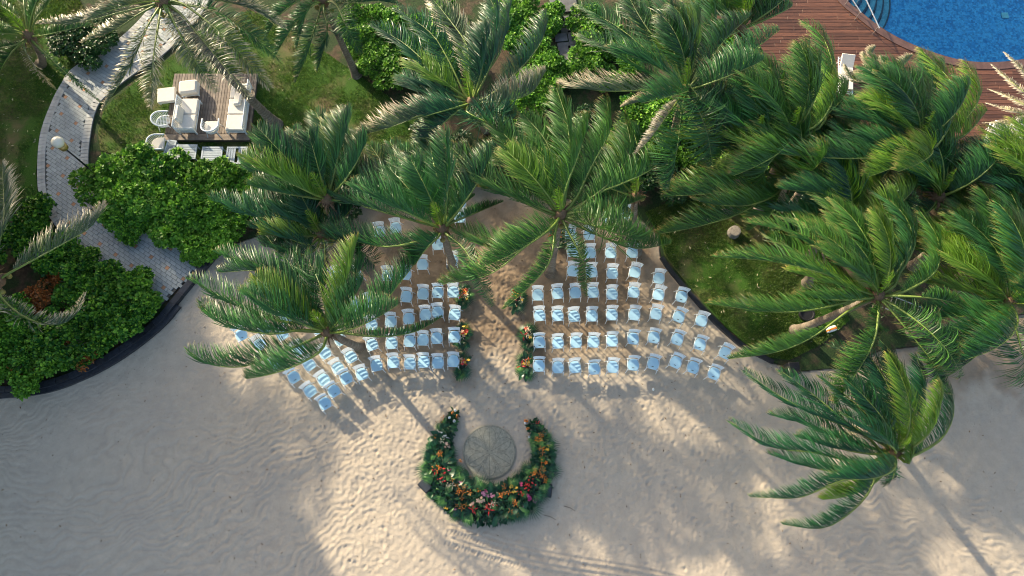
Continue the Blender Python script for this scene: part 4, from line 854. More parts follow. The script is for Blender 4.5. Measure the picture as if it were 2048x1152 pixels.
for side, rows_, cv in (('right', right_rows, z4), ('left', left_rows, z3)):
    for rn, lst in rows_:
        lst = sorted(lst, key=lambda c_: c_[0]*(1 if side == 'right' else -1))
        for k, (zx, zy, sol) in enumerate(lst):
            px, py = cv(zx, zy); x, y, _ = P(px, py, .46)
            if side == 'right': rz = -R(max(0, (px-1200)/230*24))
            else: rz = R(min(34, max(0, (795-px)/110*30)))
            rz += R(random.gauss(0, 3.5))
            if (zx, zy) == (985, 215): rz = R(-35)
            p0 = protoB if sol else protoA
            if first[sol]: o = p0; first[sol] = False
            else: o = copy_tree(p0)
            o.location = (x, y, sand_z(x, y)+.0); o.rotation_euler = (R(random.gauss(0, 1)), R(random.gauss(0, 1)), rz)
            what = 'white chair with solid back panel and pale blue seat' if sol else 'white slat back chair with pale blue seat'
            tag(o, f'{"panel" if sol else "slat"} back white chair, {ords[k]}, {rn}, {side} block', 'chair', f'white chairs in the {side} block of seats')
# ------------------------------------------------------------------ flowers
def fan_leaf(n, L, spread, wd, mat, droop=.4):
    mb = MB()
    for k in range(n):
        a = -spread+2*spread*k/max(1, n-1); d = (math.sin(a), math.cos(a)); l = L*(1-.25*abs(a)/max(spread, .1)); s = (d[1]*wd, -d[0]*wd)
        mb.add([(0, 0, 0), (d[0]*l*.5-s[0], d[1]*l*.5-s[1], .12*l), (d[0]*l*.5+s[0], d[1]*l*.5+s[1], .12*l), (d[0]*l, d[1]*l, -droop*l*.3)], [(0, 2, 1), (1, 2, 3)])
    return mb.mesh('leaf_fan', mat)
def lance(L, wd, mat):
    mb = MB(); vs = []
    for k, (u, w_, z) in enumerate([(0, .1, 0), (.25, .8, .08), (.5, 1, .12), (.75, .75, .08), (1, .02, -.05)]): vs += [(-w_*wd, u*L, z*L+.02), (0, u*L, z*L), (w_*wd, u*L, z*L+.02)]
    mb.add(vs, [(3*i+j, 3*i+j+1, 3*i+4+j, 3*i+3+j) for i in range(4) for j in (0, 1)]); return mb.mesh('broad_leaf', mat)
def petals(n, L, wd, mat, core=None, up=.3, name='flower'):
    mb = MB()
    for k in range(n):
        a = 2*math.pi*k/n+random.uniform(-.2, .2); c_, s_ = math.cos(a), math.sin(a)
        mb.add([(0, 0, 0), (c_*L*.55-s_*wd, s_*L*.55+c_*wd, L*up), (c_*L*.55+s_*wd, s_*L*.55-c_*wd, L*up), (c_*L, s_*L, L*up*.7)], [(0, 2, 1), (1, 2, 3)])
    if core: mb.ell((0, 0, L*.12), (L*.2, L*.2, L*.2), 6, 1, 4)
    return mb.mesh(name, [mat]+([core] if core else []))
def balls(n, spread, r, mat, name):
    mb = MB()
    for k in range(n): mb.ell((random.gauss(0, spread), random.gauss(0, spread), random.uniform(0, spread)), (r, r, r), 6, 0, 4)
    return mb.mesh(name, mat)
def halffruit(L, wd, rim, core, name):
    mb = MB(); mb.ell((0, 0, 0), (wd, L, .05), 10, 0, 4); mb.ell((0, 0, .038), (wd*.45, L*.6, .02), 8, 1, 4); return mb.mesh(name, [rim, core])
FL = {
 'fan': fan_leaf(15, .55, 1.35, .018, M['fleaf'], .5), 'fan2': fan_leaf(11, .48, .9, .022, M['fleaf_l'], .3), 'lance': lance(.45, .09, M['fleaf']), 'lance2': lance(.36, .06, M['fleaf_l']),
 'red': petals(5, .10, .045, M['red'], M['yellow'], .35, 'red_anthurium'), 'berry': balls(3, .045, .030, M['red'], 'red_rose_cluster'), 'oball': balls(3, .05, .024, M['orange'], 'orange_berry_cluster'),
 'bird': petals(4, .13, .011, M['orange'], None, .7, 'orange_bird_flower'), 'yel': petals(6, .085, .022, M['yellow'], M['cream'], .3, 'yellow_orchid'), 'pink': petals(7, .085, .015, M['pink'], M['magenta'], .3, 'pink_lily'),
 'mag': petals(6, .09, .03, M['magenta'], None, .4, 'magenta_ginger'), 'wht': balls(3, .05, .022, M['whitef'], 'white_ball_cluster'), 'crm': petals(4, .16, .016, M['cream'], None, .35, 'cream_dry_leaf'), 'pch': petals(5, .09, .03, M['peach'], M['cream'], .3, 'peach_protea'),
 'pap': halffruit(.11, .065, M['orange'], M['seedy'], 'papaya_half'), 'dis': halffruit(.065, .065, M['whitef'], M['blueg'], 'dragonfruit_half'), 'lob': petals(3, .22, .026, M['red'], None, .5, 'red_heliconia')}
FN = {'fan': 'palm_leaf_fan', 'fan2': 'palm_leaf_fan', 'lance': 'broad_leaf', 'lance2': 'broad_leaf'}
def put(kind, parent, loc, sc_=1.0, tilt=.3, rz=None):
    return link(FN.get(kind, FL[kind].name.split('.')[0]), FL[kind], parent, loc, (random.uniform(-tilt, tilt), random.uniform(-tilt, tilt), random.uniform(0, 6.28) if rz is None else rz), (sc_,)*3)
zA = lambda x, y: (780+x/3.84, 780+y/3.84)
hs = [(505, 160, .12, .12), (470, 245, .25, .3), (420, 340, .38, .4), (385, 440, .5, .5), (375, 545, .6, .55), (400, 650, .7, .6), (450, 750, .78, .62), (540, 820, .82, .65), (660, 870, .80, .68), (790, 885, .78, .7), (910, 850, .78, .68), (1020, 790, .75, .62), (1110, 700, .62, .6),
      (1165, 600, .50, .55), (1180, 490, .44, .5), (1160, 390, .38, .42), (1120, 300, .28, .3), (1080, 235, .18, .15)]
hc = catmull([(*P(*zA(a, b)),) for a, b, w_, h_ in hs], 200); hw = np.interp(np.linspace(0, 1, 200), np.linspace(0, 1, len(hs)), [a[2]*.84 for a in hs]); hh = np.interp(np.linspace(0, 1, 200), np.linspace(0, 1, len(hs)), [a[3] for a in hs])
ac = np.array(P(*zA(770, 560))); arr = empty('flower_arch', (ac[0], ac[1], 0)); tag(arr, 'horseshoe bank of tropical flowers, leaves and cut fruit around the round mat', 'flower arrangement')
Th = nrm(np.gradient(hc, axis=0)); Nh = np.stack([-Th[:, 1], Th[:, 0], Th[:, 2]*0], -1)
def hp(t, off):
    i = int(t*199); h = hh[i]*(1-.75*abs(off)**2.2); return hc[i]+Nh[i]*hw[i]*off+np.array([0, 0, h])-ac
# dark green body of small leaves (uncountable)
r = np.random.default_rng(3); m = 9000; ti = (r.random(m)*199).astype(int); of = r.uniform(-1, 1, m); pr = r.random(m) < (hw[ti]/hw.max()+.12); ti = ti[pr]; of = of[pr]; m = len(ti)
hz_ = hh[ti]*(1-.75*np.abs(of)**2.2)*r.uniform(.55, 1.0, m); c0 = hc[ti]+Nh[ti]*(hw[ti]*of)[:, None]; c0[:, 2] = np.maximum(hz_-.03, .03); c0 -= ac
D = nrm(Nh[ti]*of[:, None]*.9+r.normal(0, .55, (m, 3))+np.array([0, 0, .35])); S = nrm(np.cross(D, [0, 0, 1.])); L = r.uniform(.08, .24, m)[:, None]; Wd = L*r.uniform(.10, .26, (m, 1))
vs = np.stack([c0, c0+D*L*.5-S*Wd, c0+D*L*.5+S*Wd, c0+D*L-np.array([0, 0, .03])], 1).reshape(-1, 3); b = np.arange(m)[:, None]*4
o = link('foliage', np_mesh('foliage', vs, np.zeros((0, 4), int), np.vstack([b+np.array([[0, 2, 1]]), b+np.array([[1, 2, 3]])]), M['fleaf']), arr); o['kind'] = 'stuff'
mb = MB(); i0 = list(range(4, 196, 4)); vs = []
for i in i0:
    for k in range(7): of_ = -1+k/3; h = max(.0, hh[i]*(1-of_*of_)*.72); v = hc[i]+Nh[i]*hw[i]*of_*.85-ac; vs.append((v[0], v[1], h-.02))
mb.add(vs, [(7*i+k, 7*i+k+1, 7*i+8+k, 7*i+7+k) for i in range(len(i0)-1) for k in range(6)]); mb.build('moss_base', simple('dark floral foam', (.008, .02, .010), .9, .3, 6), arr)
for k in range(150):
    t_ = random.uniform(.04, .97); of_ = random.choice([-1, 1])*random.uniform(.45, .95); v = hp(t_, of_); i = int(t_*199); dr = Nh[i]*math.copysign(1, of_); out_ = math.atan2(dr[1], dr[0])-math.pi/2
    put(random.choice(['fan', 'fan', 'fan2', 'lance', 'lance2']), arr, tuple(v+np.array([0, 0, -.02])), random.uniform(.6, 1.25)*min(1, .45+hw[i]), .35, out_+random.gauss(0, .5))
for k in range(110):
    t_ = random.uniform(.05, .95); of_ = random.uniform(-.3, 1.0)*(1 if Nh[100][1] < 0 else -1); put(random.choice(['fan2', 'lance', 'lance2', 'lance']), arr, tuple(hp(t_, of_)+np.array([0, 0, .02])), random.uniform(.4, .8), .6)
clusters = [('dis', 505, 155, 2, 14), ('pap', 490, 180, 1, 6), ('dis', 460, 210, 1, 5), ('pap', 520, 210, 1, 5), ('dis', 490, 240, 1, 4), ('bird', 415, 225, 2, 12), ('wht', 380, 335, 4, 26), ('wht', 420, 365, 3, 16), ('oball', 350, 365, 2, 14), ('crm', 390, 415, 2, 20), ('pch', 430, 440, 3, 24),
    ('bird', 400, 480, 4, 30), ('oball', 385, 580, 6, 26), ('bird', 440, 540, 3, 24), ('berry', 345, 635, 3, 16), ('berry', 410, 625, 4, 20), ('mag', 465, 600, 4, 20), ('oball', 495, 650, 3, 24), ('whitef', 0, 0, 0, 0), ('pch', 545, 545, 3, 14), ('pap', 535, 545, 1, 6), ('pink', 540, 680, 4, 18),
    ('berry', 405, 705, 4, 24), ('crm', 460, 715, 3, 30), ('bird', 520, 735, 5, 26), ('bird', 535, 800, 4, 24), ('bird', 590, 760, 4, 30), ('oball', 670, 765, 4, 20), ('bird', 630, 700, 3, 20), ('bird', 545, 900, 4, 26), ('yel', 430, 905, 3, 14), ('pink', 490, 935, 3, 16), ('lob', 640, 915, 3, 12), ('pch', 640, 880, 3, 20), ('pch', 695, 850, 4, 20),
    ('pink', 725, 785, 6, 24), ('pink', 785, 785, 5, 22), ('mag', 755, 755, 3, 16), ('berry', 770, 860, 3, 20), ('lob', 750, 910, 3, 14), ('crm', 800, 880, 3, 20), ('bird', 870, 790, 6, 26), ('bird', 880, 740, 4, 22), ('yel', 950, 720, 7, 24), ('yel', 960, 760, 5, 20), ('yel', 930, 700, 3, 16), ('bird', 965, 865, 4, 18),
    ('mag', 1010, 720, 3, 18), ('berry', 1040, 745, 4, 16), ('berry', 1085, 735, 3, 14), ('berry', 1010, 800, 3, 16), ('mag', 1090, 830, 4, 20), ('pink', 1100, 850, 3, 16), ('bird', 935, 955, 6, 26), ('pink', 1030, 905, 3, 14), ('bird', 1120, 650, 5, 24), ('oball', 1120, 655, 3, 16), ('berry', 1080, 690, 2, 12), ('bird', 1190, 700, 5, 26), ('bird', 1180, 610, 5, 24),
    ('oball', 1180, 565, 5, 30), ('oball', 1160, 545, 2, 16), ('bird', 1160, 470, 5, 26), ('yel', 1225, 430, 3, 12), ('bird', 1130, 390, 5, 24), ('bird', 1165, 350, 4, 22), ('dis', 1075, 360, 1, 8), ('pch', 1065, 335, 2, 12), ('pap', 1065, 292, 1, 6), ('dis', 1038, 262, 1, 5), ('pap', 1048, 235, 1, 6), ('berry', 1125, 255, 2, 10), ('yel', 1215, 460, 2, 12), ('magx', 0, 0, 0, 0)]
for kd, cx, cy, n, sp in clusters:
    if n == 0: continue
    for _ in range(n):
        px, py = zA(cx+random.gauss(0, sp*.7), cy+random.gauss(0, sp*.7)); q_ = np.array(P(px, py, .35))
        dd = np.hypot(hc[:, 0]-q_[0], hc[:, 1]-q_[1]); i = int(np.argmin(dd)); of_ = min(1.0, dd[i]/hw[i]); z = hh[i]*(1-.75*of_**2.2)+random.uniform(.02, .12)
        q_ = np.array(P(px, py, z)); put(kd, arr, tuple(q_-ac), random.uniform(.6, 1.1), .5)
for (a, b), rz, lb in (((268, 735), .8, 'black box at the left shoulder of the flower horseshoe'), ((1208, 772), -.12, 'black box at the right shoulder of the flower horseshoe')):
    x, y, _ = P(*zA(a, b), .3); e = empty('floor_speaker', (x, y, sand_z(x, y)), rz); tag(e, lb, 'speaker', 'black boxes beside the flower horseshoe')
    mb = MB(); mb.bbox((0, 0, .16), (.36, .50, .32), .02); mb.build('cabinet', M['black'], e); mb = MB(); mb.box((0, 0, .323), (.28, .42, .006)); mb.build('grille', M['dark'], e)
# round mat with a pressed flower pattern
e = empty('round_mat', (disc[0], disc[1], 0)); tag(e, 'round grey brown mat with a pressed petal pattern on the sand', 'mat')
mb = MB(); mb.lathe([(.0, .0), (1.04, .01), (1.05, .035), (1.02, .045), (.001, .047)], n=64); mb.build('mat_disc', M['mat'], e)
for k in range(12):
    a = 2*math.pi*k/12; mb = MB(); mb.tube([(math.cos(a)*.05, math.sin(a)*.05, .045), (math.cos(a)*1.0, math.sin(a)*1.0, .045)], .007, 4); mb.build('spoke', M['mat_l'], e)
for k in range(6):
    a = 2*math.pi*(k+.5)/6
    for s in (-1, 1):
        pts = [(r_*math.cos(a+s*w_), r_*math.sin(a+s*w_), .045) for r_, w_ in ((.08, 0), (.35, .42), (.62, .40), (.84, .22), (.98, 0))]
        mb = MB(); mb.tube(catmull(pts, 14), .007, 4, cap=False); mb.build('petal_line', M['mat_l'], e)
mb = MB(); mb.tube([(1.0*math.cos(R(6*k)), 1.0*math.sin(R(6*k)), .045) for k in range(61)], .008, 4); mb.build('rim_line', M['mat_l'], e)
ais = [(924, 727, 'yellow orchids and a red heliconia by the front row, left of the aisle', 1), (926, 668, 'cream and yellow flowers by the second row, left of the aisle', 1), (928, 590, 'flowers half under a frond by the fourth row, left of the aisle', 1), 
       (1052, 732, 'yellow and red flowers by the front row, right of the aisle', 0), (1056, 672, 'dark green leaves with a red flower by the second row, right of the aisle', 0), (1034, 598, 'red flowers half under a frond by the fourth row, right of the aisle', 0), (1115, 470, 'yellow and red flowers under the big palm crown by the aisle', 0)]
for px, py, lb, left in ais:
    x, y, _ = P(px, py, .2); e = empty('aisle_flowers', (x, y, sand_z(x, y))); tag(e, lb, 'flower arrangement', 'aisle flower arrangements')
    mb = MB(); mb.ell((0, 0, .1), (.16, .24, .14), 8); mb.build('moss_base', simple('floral foam', (.01, .025, .012), .9), e)
    for k in range(22): a = random.uniform(0, 6.28); put(random.choice(['fan', 'fan', 'lance', 'fan2']), e, (.08*math.cos(a), .3*math.sin(a)-.05, .16), random.uniform(.55, 1.0), .35, a-math.pi/2)
    for k in range(7): a = random.uniform(0, 6.28); put('lance', e, (.1*math.cos(a), .15*math.sin(a)-.1, .14), random.uniform(.5, .9), .4, math.pi+random.gauss(0, .6))
    for k in range(9): put(random.choice(['yel', 'yel', 'red', 'berry', 'bird', 'crm', 'pch']), e, (random.gauss(.02, .11), random.gauss(.06, .15), .26+random.uniform(0, .08)), random.uniform(.75, 1.15), .5)
    put('lob', e, (-.1 if left else -.2, -.02, .3), 1.1, .2)
# ------------------------------------------------------------------ lounge corner
zS = lambda x, y: (280+x/5.758, 130+y/5.758)
dk = empty('timber_deck', P(*zS(860, 500))); dk.location.z = 0; tag(dk, 'weathered grey timber deck under the lounge furniture', 'deck'); dl = np.array(dk.location)
DT = .30
a_ = np.array(P(*zS(360, 120), DT)); b_ = np.array(P(*zS(1300, 120), DT)); y_top = a_[1]+.1; y_bot = P(0, zS(0, 790)[1], DT)[1]; x0, x1 = P(*zS(330, 500), DT)[0], P(*zS(1305, 500), DT)[0]; n = 30; bw = (x1-x0)/n
for k in range(n):
    mb = MB(); mb.bbox((0, 0, 0), (bw-.012, y_top-y_bot, .04), .006); mb.build('deck_board', M['wood'], dk, loc=(x0+(k+.5)*bw-dl[0], (y_top+y_bot)/2-dl[1], DT-.02+random.uniform(-.002, .002)))
for k in range(2):
    mb = MB(); mb.bbox((0, 0, 0), (x1-x0, .15, .04), .006); mb.build('border_board', M['wood'], dk, loc=((x0+x1)/2-dl[0], y_bot-.09-.16*k-dl[1], DT-.02))
mb = MB(); mb.box(((x0+x1)/2-dl[0], (y_top+y_bot)/2-.16-dl[1], (DT-.06)/2), (x1-x0-.06, y_top-y_bot+.28, DT-.08)); mb.build('deck_frame', simple('deck frame timber', (.10, .085, .07), .9), dk)
def at(zx, zy, h, zb=0.0):
    x, y, _ = P(*zS(zx, zy), h); return np.array([x, y, zb])
def cushion(name, parent, c, d, rz=0, rot=(0, 0)):
    mb = MB(); mb.bbox((0, 0, 0), d, min(d)*.22); o = mb.build(name, M['cushion'], parent, loc=tuple(c), rot=(rot[0], rot[1], rz))
    return o
def sofa(name, label, c, w_, dep, rz, nseat, back='x', arm=None, loose=None):
    """bench along local y of length w_; back on local -x side"""
    e = empty(name, (c[0], c[1], DT), rz); tag(e, label, 'sofa'); F = M['paintw']
    mb = MB(); mb.bbox((0, 0, .22), (dep, w_, .06), .01); mb.build('frame', F, e)
    for sx in (-1, 1):
        for sy in (-1, 1): mb = MB(); mb.box((sx*(dep/2-.04), sy*(w_/2-.04), .095), (.06, .06, .19)); mb.build('leg', F, e)
    L = w_/nseat
    for k in range(nseat): cushion('seat_cushion', e, (.03, -w_/2+L*(k+.5), .34), (dep-.08, L-.02, .17))
    fr = MB(); fr.tube([(-dep/2+.02, -w_/2+.02, .25), (-dep/2-.02, -w_/2+.02, .72), (-dep/2-.02, w_/2-.02, .72), (-dep/2+.02, w_/2-.02, .25)], .028, 6); bfr = fr.build('back_frame', F, e)
    m = int(w_/.09)
    for k in range(1, m): mb = MB(); y_ = -w_/2+w_*k/m; mb.box((-dep/2-.0, y_, .49), (.02, .04, .44)); mb.build('slat', F, bfr)
    for s in (arm or []):
        fr = MB(); fr.tube([(-dep/2, s*w_/2, .25), (-dep/2, s*w_/2, .60), (dep/2-.03, s*w_/2, .60), (dep/2, s*w_/2, .25)], .028, 6); af = fr.build('arm_frame', F, e); m = int(dep/.08)
        for k in range(1, m): mb = MB(); mb.box((-dep/2+dep*k/m, s*w_/2, .42), (.036, .018, .34)); mb.build('slat', F, af)
    return e
cL = at(540, 560, .75); s1 = sofa('outdoor_sofa', 'white slatted sofa with three cream cushions on the left of the deck', (cL[0], cL[1]), 1.62, .82, 0, 2, arm=[-1])
cushion('back_cushion', s1, (-.26, -.12, .60), (.16, .72, .42), 0, (0, -.18))
def ottoman(zx, zy, w_, d_, rz, label, h=.34):
    c = at(zx, zy, DT+h); e = empty('ottoman', (c[0], c[1], DT), rz); tag(e, label, 'ottoman')
    mb = MB(); mb.bbox((0, 0, .12), (w_*.96, d_*.96, .06), .01); mb.build('frame', M['paintw'], e)
    for sx in (-1, 1):
        for sy in (-1, 1): mb = MB(); mb.box((sx*(w_/2-.06), sy*(d_/2-.06), .05), (.05, .05, .1)); mb.build('leg', M['paintw'], e)
    cushion('cushion', e, (0, 0, .15+(h-.15)/2), (w_, d_, h-.13)); return e
ottoman(545, 240, .82, .66, R(7), 'cream ottoman turned slightly, just above the left sofa', .46)
ottoman(300, 340, .80, .74, R(8), 'low cream ottoman behind the back of the left sofa', .26)
cR = at(1120, 470, .75); s2 = sofa('outdoor_sofa', 'white sofa with three cream cushions on the right of the deck', (cR[0], cR[1]), 2.42, .86, math.pi, 3)
mb = MB(); mb.bbox((0, 0, 0), (.36, .66, .16), .05); o = mb.build('bolster_pillow', M['cushion'], None, loc=(cR[0]+.02, cR[1]+.32, DT+.52), rot=(0, -.25, R(-4))); tag(o, 'loose cream pillow lying on the right sofa', 'pillow')
def armchair(zx, zy, rz, label, cush=True, h=.6):
    c = at(zx, zy, DT+h); e = empty('rope_armchair', (c[0], c[1], DT if zx > 350 else GZ+.03), rz); tag(e, label, 'armchair'); F = M['paintw']
    # local: open front towards -y, rounded back towards +y
    arc = [(-.36, -.30)]+[(.37*math.cos(R(a)), .02+.37*math.sin(R(a))) for a in range(180, -1, -20)]+[(.36, -.30)]
    top_ = [(x, y, .62+.10*max(0, y)/.39) for x, y in arc]; bot = [(x*.78, y*.80, .36) for x, y in arc]
    mb = MB(); mb.tube(catmull(top_, 30), .034, 7); tf = mb.build('top_rail', F, e, True)
    mb = MB(); mb.tube(catmull(bot, 24), .02, 5); mb.build('seat_rail', F, e)
    ct, cb = catmull(top_, 25), catmull(bot, 25)
    for k in range(1, 24): mb = MB(); mb.tube([ct[k], (ct[k]+cb[k])/2*np.array([.98, .98, 1]), cb[k]], .014, 4); mb.build('rope', F, tf)
    if cush:
        mb = MB(); n_ = 20; vs = []
        for z, g_ in ((.36, .92), (.39, 1), (.45, 1), (.47, .9)):
            for k in range(n_):
                a = 2*math.pi*k/n_; x_, y_ = math.cos(a)*.30, math.sin(a)*.30
                if y_ < 0: x_ = math.copysign(min(.30, abs(x_)*1.5), x_); y_ = max(-.26, y_*1.3)
                vs.append((x_*g_, y_*g_, z))
        mb.add(vs, [tuple(range(n_-1, -1, -1)), tuple(range(3*n_, 4*n_))]+[(l*n_+k, l*n_+(k+1) % n_, (l+1)*n_+(k+1) % n_, (l+1)*n_+k) for l in range(3) for k in range(n_)]); mb.build('seat_cushion', M['cushion'], e)
    else:
        for k in range(9):
            u = -.27+.54*k/8; l = math.sqrt(max(.001, .30**2-u*u))
            mb = MB(); mb.tube([(u, -l*.9, .36), (u, l, .36)], .013, 4); mb.build('woven_strap', F, e); mb = MB(); mb.tube([(-l, u, .37), (l, u, .37)], .013, 4); mb.build('woven_strap', F, e)
    for sx in (-1, 1):
        for sy in (-1, 1): mb = MB(); mb.tube([(sx*.22, sy*.22, .36), (sx*.30, sy*.30, 0)], [.022, .016], 6); mb.build('leg', F, e)
    return e
armchair(215, 590, R(95), 'white rope armchair without a cushion, behind the left sofa', False)
armchair(165, 860, R(92), 'white rope armchair with cream cushion and striped shade, nearest the path')
armchair(805, 690, R(180), 'white armchair with cream cushion between the two sofas')
def slat_table(zx, zy, w_, d_, label, vert=False, gap=False, rz=0.0, h=.42):
    c = at(zx, zy, h); e = empty('slatted_table', (c[0], c[1], GZ+.03), rz); tag(e, label, 'table', 'grey white slatted tables'); F = M['table_shade']; h -= GZ
    fm = MB()
    for sx in (-1, 1): fm.box((sx*(w_/2-.035), 0, h), (.07, d_, .05))
    for sy in (-1, 1): fm.box((0, sy*(d_/2-.035), h), (w_-.145, .07, .05))
    fm.build('frame', F, e); n_ = 7
    for k in range(n_):
        if gap and k == 3: continue
        mb = MB(); u = -1+2*(k+.5)/n_
        if vert: mb.box((u*(w_/2-.08), 0, h+.002), ((w_-.16)/n_-.02, d_-.16, .03))
        else: mb.box((0, u*(d_/2-.08), h+.002), (w_-.16, (d_-.16)/n_-.02, .03))
        mb.build('slat', F, e)
    for sx in (-1, 1):
        for sy in (-1, 1): mb = MB(); mb.box((sx*(w_/2-.05), sy*(d_/2-.05), (h-.03)/2), (.06, .06, h-.03)); mb.build('leg', F, e)
slat_table(535, 1005, .92, .72, 'slatted table in the middle of the row, beside the tipped one')
slat_table(830, 1040, .92, .80, 'slatted table partly covered by a shrub, second from the right')
slat_table(1115, 1045, .92, .84, 'slatted table with an open dark slot, right end of the row', True, True)
slat_table(350, 960, .42, .78, 'narrow slatted side table squeezed beside the armchair', True, False, R(-8))
# ------------------------------------------------------------------ lamp post
hd = np.array(P(117, 286, 2.55)); bs = np.array(P(196, 352, 0)); e = empty('garden_lamp', (bs[0], bs[1], GZ)); tag(e, 'garden lamp with cream globe and brass collar on a thin black pole', 'lamp'); d = hd-bs-np.array([0, 0, GZ])
mb = MB(); mb.tube([(0, 0, -.1), d*.5, d*.93], [.045, .035, .03], 8); mb.build('pole', M['black'], e, True); mb = MB(); mb.lathe([(.12, 0), (.12, .05), (.06, .08), (.05, .2)], n=10); mb.build('pole_base', M['black'], e)
mb = MB(); u = nrm(d); mb.tube([d*.83, d*.85, d*.94, d*.95], [.06, .17, .19, .12], 14); mb.build('collar', M['gold'], e, True)
mb = MB(); mb.ell(tuple(d*1.02), (.25, .25, .22), 16, 0, 10); mb.build('globe', M['globe'], e, True)
# ------------------------------------------------------------------ other things under the right palms
def lounger(px, py, rz, label, mat='paintw', z=DZ, L=1.9, padded=True):
    x, y, _ = P(px, py, z+.35); e = empty('sun_lounger', (x, y, z), rz); tag(e, label, 'sun lounger'); F = M[mat]
    mb = MB(); mb.tube([(-.32, -L/2, .3), (-.32, L/2, .3), (.32, L/2, .3), (.32, -L/2, .3), (-.32, -L/2, .3)], .025, 6, cap=False); fr = mb.build('frame', F, e)
    for k in range(9 if not padded else 14): mb = MB(); y_ = -L/2+.1+(L-.2)*k/(8 if not padded else 13); mb.tube([(-.31, y_, .31), (.31, y_, .31)], .022, 5); mb.build('cross_bar', F, fr)
    if padded: cushion('mattress', e, (0, -.2, .38), (.60, L*.62, .09)); cushion('head_cushion', e, (0, L*.33, .50), (.60, L*.34, .09), 0, (.45, 0))
    for sx in (-1, 1):
        for sy in (-1, 1): mb = MB(); mb.tube([(sx*.30, sy*L*.38, .3), (sx*.30, sy*L*.42, 0)], .022, 5); mb.build('leg', F, e)
    return e
lounger(1692, 150, R(-8), 'white padded sun lounger on the deck behind the small young palm')
lounger(1986, 285, R(-25), 'white sun lounger under the pale palm at the right edge'); lounger(2030, 280, R(-25), 'sun lounger half outside the right edge'); lounger(1960, 150+190, R(-80), 'sun lounger in the shade of the right grove')
lounger(1800, 612, R(66), 'bare metal lounger frame with parallel rails under the big right palm', 'chrome', .05, 1.7, False)
x, y, _ = P(1585, 738, .6); e = empty('stage_speaker', (x, y, 0), R(4)); tag(e, 'black loudspeaker box standing on sand under the right palms', 'speaker')
mb = MB(); mb.bbox((0, 0, .42), (.44, .48, .84), .03); mb.build('cabinet', M['black'], e); mb = MB(); mb.box((0, -.243, .45), (.36, .01, .7)); mb.build('grille', M['dark'], e); mb = MB(); mb.box((0, 0, .843), (.14, .03, .02)); mb.build('handle', M['dark'], e)
x, y, _ = P(1612, 628, .3); e = empty('plant_pot', (x, y, .05)); tag(e, 'round black pot at the foot of the leaning palm', 'pot'); mb = MB(); mb.lathe([(.22, 0), (.30, .35), (.32, .38), (.27, .38), (.25, .32), (.001, .31)], n=16); mb.build('pot', M['black'], e)
x, y, _ = P(1665, 657, .3); e = empty('beach_bag', (x, y, .02), .3); tag(e, 'orange and white bag lying between fronds under the right palm', 'bag'); mb = MB(); mb.bbox((0, 0, .15), (.40, .22, .30), .05); mb.build('bag_body', M['whitef'], e); mb = MB(); mb.bbox((0, -.02, .16), (.404, .10, .306), .03); mb.build('orange_panel', M['orange'], e)
mb = MB(); mb.tube(catmull([(-.12, 0, .3), (-.08, 0, .42), (.08, 0, .42), (.12, 0, .3)], 10), .012, 4); mb.build('handle', M['orange'], e)
x, y, _ = P(1470, 462, .35); e = empty('tree_stump', (x, y, 0)); tag(e, 'pale cut tree stump on the upper right lawn', 'stump'); mb = MB(); mb.lathe([(.34, -.05), (.27, .12), (.25, .36), (.24, .40)], n=16); mb.build('bark', simple('stump bark', (.17, .155, .135), .9, .35, 9, bump=.7), e); mb = MB(); mb.lathe([(.001, .398), (.235, .402), (.2, .41), (.001, .412)], n=16); mb.build('cut_face', simple('cut wood', (.22, .20, .17), .85, .3, 10), e)
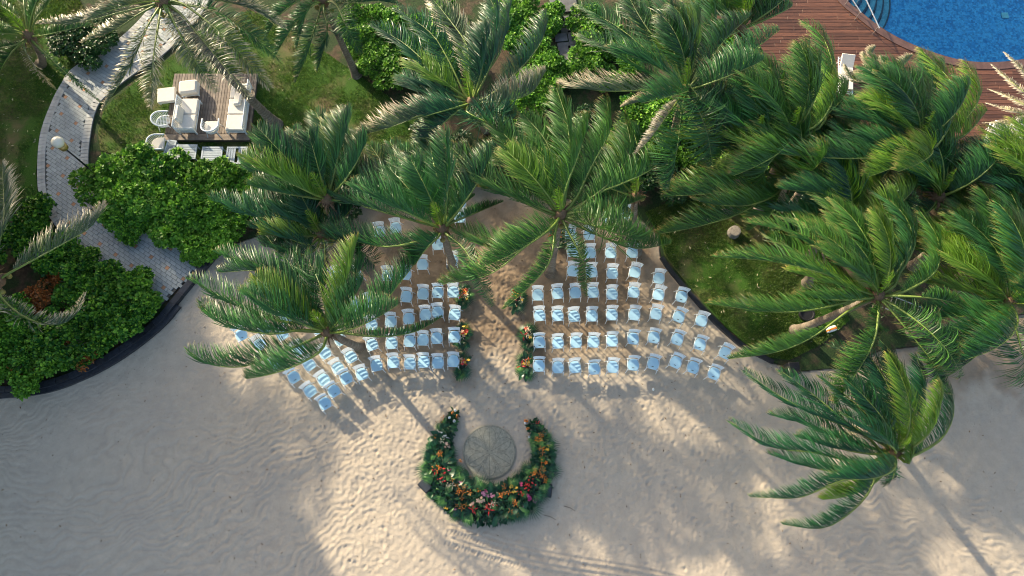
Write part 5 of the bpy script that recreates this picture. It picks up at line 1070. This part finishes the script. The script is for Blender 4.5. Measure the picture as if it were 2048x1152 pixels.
x, y, _ = P(1222, 779, .1); mb = MB(); mb.ell((0, 0, .03), (.05, .07, .04), 8); o = mb.build('crumpled_paper', M['whitef'], loc=(1222-1222+P(1306, 779)[0], P(1306, 779)[1], .02)); tag(o, 'tiny white scrap lying on the open sand below the front row', 'scrap')
# sticks beside the flower bank
for k, (a, b, c_, d_) in enumerate([(1088, 1030, 1112, 1040), (1128, 1012, 1150, 1022)]):
    p_, q_ = np.array(P(a, b, .03)), np.array(P(c_, d_, .04)); e_ = (p_+q_)/2; mb = MB(); mb.tube([p_-e_, (.02, .03, .02), q_-e_], [.012, .010, .006], 5); o = mb.build('stick', M['twig'], loc=tuple(e_)); tag(o, ['thin dark stick on the sand just below the flower bank', 'short stick on the sand right of the black box'][k], 'stick')

# ------------------------------------------------------------------ unseen building added beyond the upper left, placed so its shade covers the path and the lower left sand
La, Lb = np.array(P(275, 470)[:2]), np.array(P(565, 1000)[:2]); dL = nrm(Lb-La); HB = 14.0
off = HB/math.tan(SUN_EL)*np.array([math.cos(SUN_AZ), math.sin(SUN_AZ)]); c0 = (La+off)-dL*12; nL = np.array([dL[1], -dL[0]]); nL = nL if nL[0] < 0 else -nL
ctr = c0+dL*26+nL*7; a = math.atan2(dL[1], dL[0]); e = empty('shade_building', (ctr[0], ctr[1], 0), a); tag(e, 'unseen cream building added to the upper left to cast shade', 'building')
mb = MB(); mb.box((0, 0, HB/2-.5), (52, 14, HB-1)); mb.build('wall', simple('cream render', (.62, .58, .50), .85, .08, 2), e)
rf = MB(); rf.box((0, 0, HB-.5), (52.8, 14.8, .98)); rf.build('roof', simple('roof slab', (.30, .28, .26), .8, .1, 2), e)
gm = simple('window glass', (.05, .07, .09), .1, .1, 2)
wm = MB(); wm.box((0, 0, 0), (2.2, .12, 1.7)); wmesh = wm.mesh('window', gm); bm_ = MB(); bm_.bbox((0, 0, 0), (3.2, 1.2, .18), .03); bmesh_ = bm_.mesh('balcony', M['concrete'])
for fl in range(4):
    for k in range(12):
        for sd in (-1, 1): link('window', wmesh, e, (-23+k*4.2, sd*7.03, 1.8+3.2*fl)); link('balcony', bmesh_, e, (-23+k*4.2, sd*7.6, .75+3.2*fl)) if fl else None
